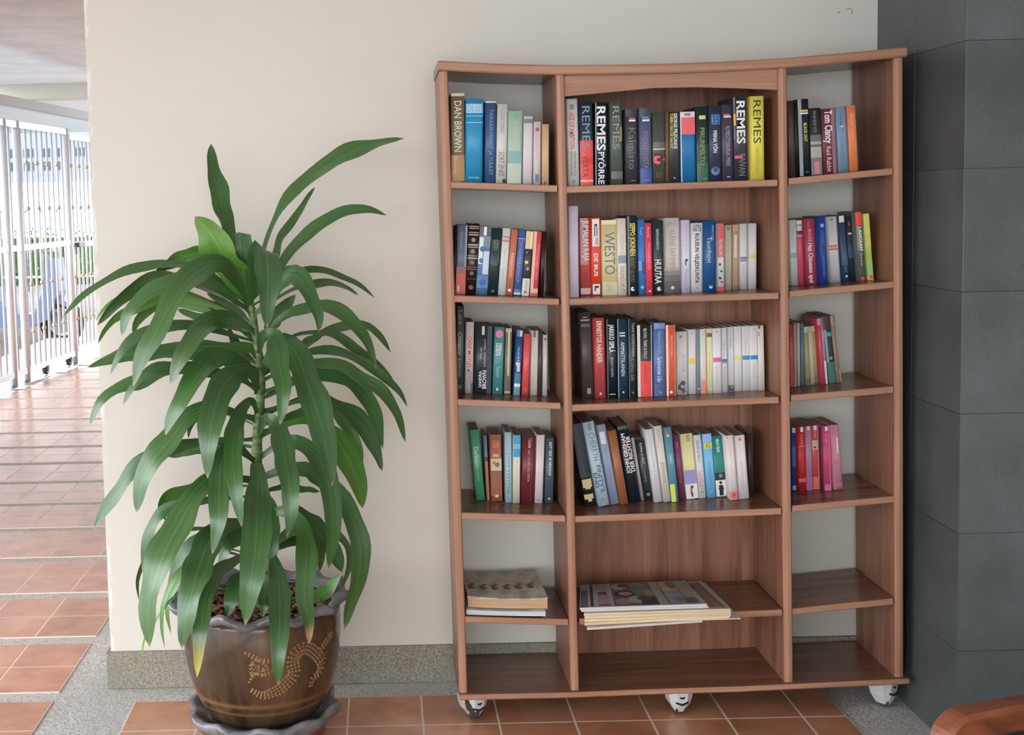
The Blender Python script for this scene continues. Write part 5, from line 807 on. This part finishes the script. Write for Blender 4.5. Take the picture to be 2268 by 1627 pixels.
dr = done(bm, 'dragon_relief', mat('dragon_tan', (134, 104, 64), .35), pot); dr.data.transform(PINV); dr['kind'] = 'stuff'
soilM = speckle('dark_soil', (62, 44, 34), (36, 26, 20), (90, 66, 50), 60, .95, .6)
bm = bmesh.new(); rg = lathe(bm, [(.001, .330), (.06, .329), (.12, .327), (.188, .322)], 40, (PX, PY)); pfin(bm, 'soil', soilM)
bm = bmesh.new()
for i in range(420):
    a = RND.uniform(0, 6.28); r_ = .18*math.sqrt(RND.random()); p = Vector((PX+r_*math.cos(a), PY+r_*math.sin(a), .331+RND.uniform(0, .008)))
    M_ = Matrix.Translation(p) @ Matrix.Rotation(RND.uniform(0, 6), 4, 'Z') @ Matrix.Rotation(RND.uniform(-.5, .5), 4, 'X')
    k = len(bm.verts); l_ = RND.uniform(.006, .017); vs = box(bm, -l_, l_, -.004, .004, -.0015, .0015, 0, i % 3)
    for q_ in vs: q_.co = M_ @ q_.co
bk = pfin(bm, 'bark_chips', [mat('bark_a', (150, 104, 80), .9), mat('bark_b', (104, 70, 54), .9), mat('bark_c', (186, 146, 118), .9)]); bk['kind'] = 'stuff'
stemM = NT('stem', .5); f = stemM.noise(stemM.coords((20, 20, 90)), 1, 3); stemM.color(stemM.ramp(f, [(.35, lin((66, 98, 48))), (.5, lin((92, 120, 68))), (.68, lin((132, 144, 98)))])); stemM.bump(f, .5, .006)
bm = bmesh.new(); sp_ = spline([(PX, PY, .325), (-.337, -.33, .55), (-.337, -.33, .735), (-.321, -.33, .945), (-.339, -.33, 1.111), (-.352, -.33, 1.20)], 40)
tube(bm, [tuple(p) for p in sp_], [.0185-.010*i/40+.0012*math.sin(i*2.4) for i in range(41)], 12); pfin(bm, 'stem', stemM.m)
LM = {'': leaf_material('leaf_green', (50, 88, 42), (74, 120, 60)), 'bright': leaf_material('leaf_fresh_green', (70, 122, 44), (96, 152, 62)),
      'burnt': leaf_material('leaf_burnt_tip', (54, 92, 42), (78, 124, 58), (178, 140, 104), (.90, .95)), 'spot': leaf_material('leaf_yellow_edge', (52, 88, 50), (92, 132, 70), (186, 170, 70), (.82, .97))}
VIEW = Vector((PX, PY-.1+CAM_D, .85-CAM_H)).normalized()      # outward direction in which the crown faces the room
def width_at(t, o_):
    return max(width_core(t, o_), .42*max(0, 1-t/.10)) if t < .10 else width_core(t, o_)
def width_core(t, o_):
    if 'late' in o_: w = .22+.78*min(1, max(0, (t-.22)/.42))**1.2
    elif 'even' in o_: w = .55+.45*min(1, t/.3)
    elif 'wide' in o_: w = .4+.6*min(1, t/.35)
    elif 'mid' in o_: w = .28+.72*math.sin(min(1, t/.55)*PI/2)**1.3
    else: w = .24+.76*min(1, max(0, t-.08)/.42)**1.05
    e = .97 if 'blunt' in o_ else .60
    if t > e: w *= max(0, 1-((t-e)/(1-e))**2.1)**.72
    return w
def leaf(pts, hw, ang, opt, i):
    rnd = random.Random(100+i); n = 28; P_ = spline([tuple(v*1e-3 for v in p) for p in pts], n); bm = bmesh.new(); uvl = bm.loops.layers.uv.new('UVMap'); S0 = None; R_ = []
    ph = rnd.uniform(0, 6); fr = rnd.uniform(13, 21); amp = rnd.uniform(.035, .10)
    for k, p in enumerate(P_):
        t = k/n; T_ = (P_[min(k+1, n)]-P_[max(k-1, 0)]).normalized(); pr_ = VIEW.cross(T_)
        pr_ = pr_.normalized() if pr_.length > .12 else (S0 or Vector((1, 0, 0)))
        S_ = math.cos(ang)*pr_+math.sin(ang)*VIEW; S_ = (S_-T_*S_.dot(T_)).normalized()
        if S0 is not None:
            if S_.dot(S0) < 0: S_ = -S_
            S_ = (S_*.6+S0*.4); S_ = (S_-T_*S_.dot(T_)).normalized()
        S0 = S_; N_ = T_.cross(S_)
        if N_.z < 0 and k > 0 and False: N_ = -N_
        w = max(.0004, hw*1e-4*width_at(t, opt)); row = []
        for s in (-1, -.5, 0, .5, 1):
            sd = N_ if N_.dot(VIEW) < 0 else -N_
            off = sd*(w*(.16*abs(s)-.05)+w*amp*2.2*abs(s)*math.sin(fr*t+ph+(0 if s < 0 else 1.9)))
            row.append((bm.verts.new(p+S_*w*s*(1+amp*math.sin(fr*1.7*t+ph*s))+off), (s+1)/2, t))
        R_.append(row)
    for A, B in zip(R_, R_[1:]):
        for k in range(4):
            q_ = (A[k], A[k+1], B[k+1], B[k]); f = bm.faces.new([x[0] for x in q_]); f.smooth = True
            for lp, x in zip(f.loops, q_): lp[uvl].uv = (x[1], x[2])
    key = 'bright' if 'bright' in opt else 'burnt' if 'burnt' in opt else 'spot' if 'spot' in opt else ''
    bm.transform(PINV); me = bpy.data.meshes.new('leaf'); bm.to_mesh(me); bm.free(); me.materials.append(LM[key])
    return link('leaf', me, plant)
# every leaf: centre line in mm, half width in 0.1 mm, roll in rad, kind
LEAVES = [
([(-350,-330,1192),(-370,-321,1212),(-397,-290,1313),(-418,-273,1402),(-434,-270,1477),(-436,-270,1535)],278,0.58,''),
([(-343,-330,1134),(-361,-357,1157),(-379,-408,1217),(-403,-442,1275),(-430,-450,1318),(-458,-450,1351)],474,-0.74,'bright'),
([(-340,-330,1111),(-346,-401,1195),(-352,-429,1260),(-354,-430,1310)],330,-0.23,'blunt'),
([(-343,-330,1134),(-320,-377,1158),(-300,-491,1232),(-279,-545,1269),(-268,-604,1217),(-269,-630,1155),(-273,-630,1091)],319,-0.23,''),
([(-350,-330,1178),(-324,-326,1198),(-291,-312,1302),(-250,-302,1376),(-210,-297,1423),(-138,-292,1472),(-53,-290,1514),(61,-290,1536)],336,-0.74,'late'),
([(-349,-330,1205),(-289,-309,1223),(-262,-291,1288),(-222,-281,1344),(-189,-280,1392),(-171,-280,1418)],135,-0.66,'even'),
([(-350,-330,1178),(-280,-323,1197),(-244,-318,1247),(-194,-314,1296),(-145,-311,1332),(-88,-310,1355),(-35,-310,1357),(12,-310,1341)],192,-0.54,'mid'),
([(-340,-330,1117),(-364,-336,1138),(-459,-356,1214),(-539,-368,1232),(-582,-372,1232),(-651,-378,1213),(-707,-380,1189),(-765,-380,1151),(-810,-380,1104)],166,0.71,'mid'),
([(-346,-330,1155),(-409,-299,1230),(-454,-288,1255),(-509,-281,1247),(-559,-280,1225),(-591,-280,1206)],224,-0.58,'bright'),
([(-337,-330,1090),(-351,-339,1112),(-448,-381,1187),(-510,-396,1194),(-561,-406,1174),(-604,-410,1150),(-640,-410,1112),(-657,-410,1056)],256,0.57,''),
([(-338,-330,1099),(-357,-325,1120),(-481,-304,1178),(-553,-296,1193),(-607,-292,1189),(-653,-290,1159),(-703,-290,1120),(-743,-290,1074)],205,-0.63,''),
([(-342,-330,1120),(-387,-479,1232),(-422,-526,1233),(-463,-587,1201),(-497,-640,1145),(-526,-666,1089),(-559,-670,1027),(-580,-670,967)],328,0.59,''),
([(-335,-330,1072),(-368,-317,1093),(-532,-267,1155),(-634,-252,1156),(-693,-250,1139),(-733,-250,1113),(-758,-250,1080)],110,0.56,'bright'),
([(-334,-330,1063),(-358,-322,1084),(-485,-291,1133),(-576,-277,1139),(-650,-271,1113),(-700,-270,1089),(-732,-270,1056),(-748,-270,1025)],155,-0.73,'bright'),
([(-333,-330,1055),(-359,-316,1075),(-507,-264,1127),(-581,-252,1128),(-627,-250,1101),(-651,-250,1075),(-661,-250,1043)],205,-0.71,'bright'),
([(-329,-330,1049),(-372,-432,1095),(-413,-502,1098),(-441,-548,1078),(-469,-583,1042),(-492,-590,998),(-509,-590,956)],314,0.74,''),
([(-326,-330,988),(-343,-328,1009),(-441,-320,1010),(-530,-314,1003),(-593,-311,1004),(-655,-310,1001),(-709,-310,986),(-770,-310,968)],307,0.72,'wide'),
([(-332,-330,1027),(-470,-408,1078),(-550,-437,1078),(-600,-447,1063),(-634,-450,1039),(-661,-450,1005),(-681,-450,965)],211,0.71,''),
([(-332,-330,1058),(-384,-248,1091),(-428,-212,1121),(-469,-210,1146)],184,0.71,''),
([(-336,-330,1067),(-415,-286,1100),(-466,-271,1127),(-523,-270,1144)],152,0.57,''),
([(-333,-330,1053),(-429,-255,1066),(-472,-236,1074),(-513,-230,1093),(-545,-230,1107)],194,0.59,'bright'),
([(-337,-330,1111),(-397,-314,1164),(-436,-310,1187),(-480,-310,1192)],123,0.67,''),
([(-339,-330,1133),(-381,-330,1182),(-419,-330,1218),(-449,-330,1232)],114,0.7,''),
([(-337,-330,1094),(-305,-369,1118),(-253,-447,1187),(-217,-476,1203),(-191,-496,1180),(-171,-509,1139),(-159,-510,1102),(-160,-510,1066)],259,-0.55,''),
([(-340,-330,1117),(-309,-318,1136),(-252,-295,1186),(-203,-283,1204),(-155,-275,1203),(-106,-271,1183),(-62,-270,1161),(-24,-270,1128)],109,-0.55,''),
([(-337,-330,1094),(-306,-305,1112),(-251,-265,1148),(-189,-240,1163),(-144,-231,1168),(-104,-230,1156),(-67,-230,1132)],157,-0.74,'late'),
([(-330,-330,1028),(-305,-339,1049),(-245,-359,1098),(-196,-370,1113),(-144,-380,1117),(-92,-387,1089),(-50,-390,1036),(-24,-390,959)],225,-0.61,''),
([(-329,-330,1015),(-310,-295,1031),(-281,-240,1084),(-254,-230,1114),(-231,-230,1138)],216,-0.6,''),
([(-324,-330,970),(-304,-319,989),(-234,-288,1036),(-177,-271,1041),(-124,-260,1028),(-67,-251,985),(-18,-250,947),(22,-250,903)],172,-0.64,'late'),
([(-322,-330,939),(-301,-313,957),(-201,-249,1019),(-98,-215,1052),(-48,-210,1048),(-12,-210,1018),(15,-210,976)],185,-0.72,'late'),
([(-320,-330,938),(-246,-330,976),(-193,-330,997),(-131,-330,1000),(-70,-330,974),(-14,-330,935),(32,-330,892),(54,-330,849)],170,-0.65,''),
([(-321,-330,924),(-241,-350,961),(-179,-364,970),(-117,-375,968),(-61,-384,931),(-10,-389,900),(23,-390,847),(46,-390,770)],239,-0.74,''),
([(-323,-330,895),(-191,-342,934),(-141,-345,941),(-91,-348,920),(-48,-350,872),(-24,-350,817),(-12,-350,746)],243,-0.54,''),
([(-325,-330,845),(-178,-317,875),(-119,-313,850),(-80,-311,821),(-41,-310,764),(-15,-310,679)],291,-0.55,'late'),
([(-331,-330,814),(-315,-320,833),(-196,-274,879),(-146,-261,855),(-112,-253,812),(-83,-250,754),(-68,-250,683)],228,0.65,'late'),
([(-325,-330,991),(-300,-436,1053),(-268,-490,1054),(-251,-593,1002),(-240,-639,959),(-241,-650,905),(-248,-650,868)],245,-0.2,''),
([(-320,-330,951),(-256,-408,1030),(-220,-443,1007),(-193,-494,945),(-168,-531,883),(-152,-548,819),(-142,-550,756),(-135,-550,697)],382,-0.45,'mid'),
([(-318,-330,942),(-254,-287,975),(-214,-272,1006),(-159,-270,1039)],175,-0.62,''),
([(-325,-330,895),(-340,-343,918),(-474,-405,973),(-531,-421,975),(-582,-429,970),(-621,-430,941),(-643,-430,912),(-656,-430,886)],207,0.73,''),
([(-325,-330,895),(-341,-332,916),(-488,-343,951),(-556,-346,958),(-621,-349,933),(-681,-350,917),(-730,-350,885),(-761,-350,821)],246,0.72,'late'),
([(-323,-330,946),(-383,-456,1003),(-422,-518,1007),(-452,-577,969),(-482,-607,923),(-505,-610,883),(-521,-610,842)],311,0.64,''),
([(-328,-330,896),(-334,-437,963),(-367,-518,970),(-390,-608,940),(-401,-687,885),(-407,-710,826),(-411,-710,759)],328,0.25,''),
([(-331,-330,835),(-339,-410,888),(-360,-490,868),(-363,-601,818),(-356,-673,759),(-347,-690,704),(-339,-690,640)],229,0.12,''),
([(-333,-330,825),(-445,-389,868),(-505,-417,844),(-542,-436,799),(-581,-447,754),(-611,-450,701),(-629,-450,618)],341,0.62,''),
([(-338,-330,775),(-520,-369,771),(-603,-383,741),(-647,-388,708),(-683,-390,664),(-720,-390,615),(-751,-390,563)],244,0.56,''),
([(-339,-330,754),(-416,-295,754),(-485,-274,744),(-537,-270,731),(-573,-270,721)],181,0.59,''),
([(-340,-330,663),(-417,-418,699),(-463,-478,680),(-502,-548,625),(-533,-597,568),(-558,-624,501),(-576,-630,424),(-573,-630,339)],422,0.72,''),
([(-342,-330,653),(-487,-283,645),(-550,-272,631),(-585,-270,613),(-599,-270,582),(-588,-270,551)],212,-0.75,'bright'),
([(-342,-330,627),(-487,-356,622),(-551,-364,610),(-591,-368,586),(-618,-370,537),(-636,-370,448)],176,0.53,''),
([(-339,-330,714),(-380,-458,781),(-401,-527,766),(-398,-621,716),(-394,-667,658),(-412,-670,572)],268,0.3,''),
([(-336,-330,673),(-330,-405,729),(-319,-495,700),(-310,-622,654),(-305,-720,602),(-313,-768,536),(-329,-770,436)],357,0.01,''),
([(-333,-330,780),(-300,-425,846),(-266,-489,832),(-246,-581,788),(-231,-650,733),(-226,-670,673),(-237,-670,607)],259,-0.16,''),
([(-334,-330,724),(-250,-403,782),(-194,-446,769),(-155,-489,719),(-139,-519,653),(-138,-530,579),(-150,-530,490)],294,-0.57,''),
([(-330,-330,785),(-205,-318,820),(-146,-314,782),(-107,-311,725),(-79,-310,653),(-68,-310,583)],446,-0.68,'bright late'),
([(-334,-330,673),(-225,-365,706),(-166,-385,676),(-117,-403,629),(-89,-416,572),(-75,-425,510),(-77,-429,446),(-103,-430,367),(-119,-430,302)],292,-0.52,'mid'),
([(-338,-330,571),(-264,-414,606),(-227,-465,593),(-205,-524,555),(-203,-580,499),(-205,-608,437),(-197,-610,390),(-197,-610,331)],263,-0.39,'burnt'),
([(-336,-330,581),(-250,-341,587),(-206,-346,557),(-162,-350,506),(-138,-350,464),(-124,-350,426)],312,-0.66,''),
([(-343,-330,540),(-442,-341,530),(-498,-346,510),(-534,-349,473),(-555,-350,423),(-573,-350,356)],248,0.57,''),
([(-342,-330,561),(-408,-484,587),(-434,-574,574),(-444,-644,547),(-454,-705,506),(-468,-730,446),(-480,-730,369)],340,0.42,''),
([(-343,-330,489),(-390,-460,492),(-418,-538,491),(-435,-625,466),(-439,-695,415),(-445,-710,356),(-451,-710,294)],212,0.28,'spot'),
([(-340,-330,489),(-303,-404,494),(-280,-503,478),(-263,-628,449),(-257,-719,410),(-259,-750,353),(-260,-750,285)],260,-0.11,''),
([(-344,-330,385),(-318,-322,388),(-260,-302,339),(-204,-293,340),(-163,-290,364),(-129,-290,406)],223,-0.58,'bright late'),
([(-346,-330,427),(-384,-441,432),(-394,-485,406),(-406,-490,361)],229,0.35,''),
([(-343,-330,427),(-315,-447,427),(-309,-525,407),(-314,-530,373)],224,-0.01,''),
([(-341,-330,560),(-302,-325,579),(-163,-313,532),(-113,-310,489),(-107,-310,437),(-126,-310,372)],122,-0.54,''),
([(-343,-330,467),(-448,-380,505),(-534,-415,457),(-573,-429,382),(-580,-430,327),(-575,-430,264)],73,0.54,'bright'),
([(-343,-330,457),(-451,-364,491),(-519,-382,447),(-560,-389,389),(-572,-390,344),(-565,-390,287)],91,0.53,'bright'),
([(-344,-330,385),(-536,-412,396),(-605,-430,322),(-626,-430,283),(-636,-430,225)],43,0.57,'bright'),
([(-341,-330,519),(-504,-330,544),(-606,-330,515),(-646,-330,444),(-658,-330,408),(-656,-330,359)],88,-0.58,''),
([(-334,-330,642),(-297,-366,620),(-288,-408,565),(-293,-429,506),(-304,-430,441)],123,-0.17,''),
([(-335,-330,663),(-291,-298,683),(-247,-279,683),(-207,-270,667),(-175,-270,627)],203,-0.7,''),
([(-336,-330,627),(-287,-305,641),(-237,-292,634),(-179,-290,625)],128,-0.68,''),
([(-343,-330,535),(-378,-415,549),(-402,-463,533),(-425,-470,491)],216,0.48,''),
([(-336,-330,810),(-450,-279,850),(-498,-270,823),(-518,-270,796),(-521,-270,771)],132,-0.65,'burnt'),
([(-339,-330,463),(-257,-274,518),(-211,-259,524),(-187,-251,479),(-187,-250,400)],240,-0.75,''),
([(-343,-330,452),(-327,-311,468),(-234,-252,486),(-157,-231,468),(-133,-230,430),(-128,-230,393)],183,-0.59,''),
([(-326,-330,1022),(-380,-297,1064),(-420,-290,1069),(-451,-290,1074)],178,0.74,''),
([(-321,-330,960),(-376,-267,994),(-400,-250,1028),(-410,-250,1060)],149,0.61,''),
([(-325,-330,920),(-393,-313,995),(-442,-310,996),(-477,-310,1010)],129,0.7,''),
([(-326,-330,889),(-427,-230,967),(-454,-230,977)],138,0.75,''),
([(-327,-330,875),(-256,-272,906),(-225,-270,935)],172,-0.76,''),
([(-328,-330,810),(-246,-299,823),(-191,-290,846),(-145,-290,857)],194,-0.69,'')
]
for i, a in enumerate(LEAVES): leaf(*a, i)
# saucer under the pot
so = empty('saucer', (PX, PY, 0), 'grey glazed saucer with wavy rim under the brown pot', 'saucer')
def wav2(j, th, r, z):
    a = (0, 0, 0, .2, .8, 1.1, 1.1, .8, .2, 0)[j]; return r+a*.008*math.cos(10*th+1), z+a*.006*math.cos(10*th+2.2)
bm = bmesh.new(); lathe(bm, [(.001, 0), (.135, 0), (.150, .004), (.165, .034), (.184, .048), (.194, .066), (.193, .080), (.180, .080), (.160, .062), (.148, .056)], 120, (0, 0), wav2)
lathe(bm, [(.148, .056), (.001, .056)], 120)
done(bm, 'dish', greyG.m, so)
bm = bmesh.new(); lathe(bm, [(.136, .0012), (.1520, .0042), (.1662, .032), (.1652, .033), (.1500, .0050), (.136, .0010)], 90); done(bm, 'foot_band', mat('red_clay', (132, 74, 52), .5), so)

# ================================================================ armchair at the pillar
tk = NT('teak', .35); f = tk.noise(tk.coords((2.5, 30, 30)), 1, 4, .6, .6); tk.color(tk.ramp(f, [(.3, lin((104, 56, 34))), (.5, lin((130, 72, 45))), (.7, lin((146, 84, 55)))]))
ch = empty('armchair', (.88, -1.62, 0), 'red-brown wooden armchair arm with rounded corner before slate pillar', 'armchair')
CI = Matrix.Translation((-.88, 1.62, 0)); ud = Vector((.9487, .3162, 0)); wd_ = Vector((.3162, -.9487, 0)); A0 = Vector((.8405, -1.604, 0))
def P3(u, w, z): return A0+ud*u+wd_*w+Vector((0, 0, z))
def arm(w):
    bm = bmesh.new(); prof = []; R = .05; H = .560; Lx = .56
    for k in range(9): a = PI-k*PI/16; prof.append((R+R*math.cos(a), H-R+R*math.sin(a), a))
    path = [((0, 0), PI)]+[((x, z), a) for x, z, a in prof]
    for k in range(9): a = PI/2-k*PI/16; path.append(((Lx-R+R*math.cos(a), H-R+R*math.sin(a)), a))
    path.append(((Lx, 0), 0)); rings = []
    T_ = .044; D_ = .046; c_ = .007
    for (u, z), a in path:
        nx, nz = math.cos(a), math.sin(a); sec = []
        for dn, dw in ((0, c_), (-c_, 0), (-T_+c_, 0), (-T_, c_), (-T_, D_-c_), (-T_+c_, D_), (-c_, D_), (0, D_-c_)):
            sec.append(bm.verts.new(P3(u+dn*nx, w+dw, z+dn*nz)))
        rings.append(sec)
    for A, B in zip(rings, rings[1:]):
        for k in range(8): bm.faces.new((A[k], A[(k+1) % 8], B[(k+1) % 8], B[k]))
    bm.faces.new(rings[0]); bm.faces.new(rings[-1][::-1]); bm.transform(CI); return done(bm, 'arm_frame', tk.m, ch)
arm(0); arm(.60)
navy = speckle('navy_fabric', (52, 60, 74), (42, 50, 62), (64, 72, 86), 300, .9, .3)
def hexa(nm, m_, u0, u1, w0, w1, z0, z1, bev):
    bm = bmesh.new(); box(bm, u0, u1, w0, w1, z0, z1, bev)
    for q_ in bm.verts: q_.co = P3(q_.co.x, q_.co.y, q_.co.z)
    bm.transform(CI); return done(bm, nm, m_, ch)
hexa('side_panel', navy, .06, .50, .015, .03, .12, .505, .004)
hexa('seat', navy, .02, .50, .05, .60, .34, .44, .02); hexa('backrest', navy, .42, .52, .05, .60, .42, .55, .02)
hexa('apron', tk.m, .03, .53, .044, .60, .29, .335, .004)
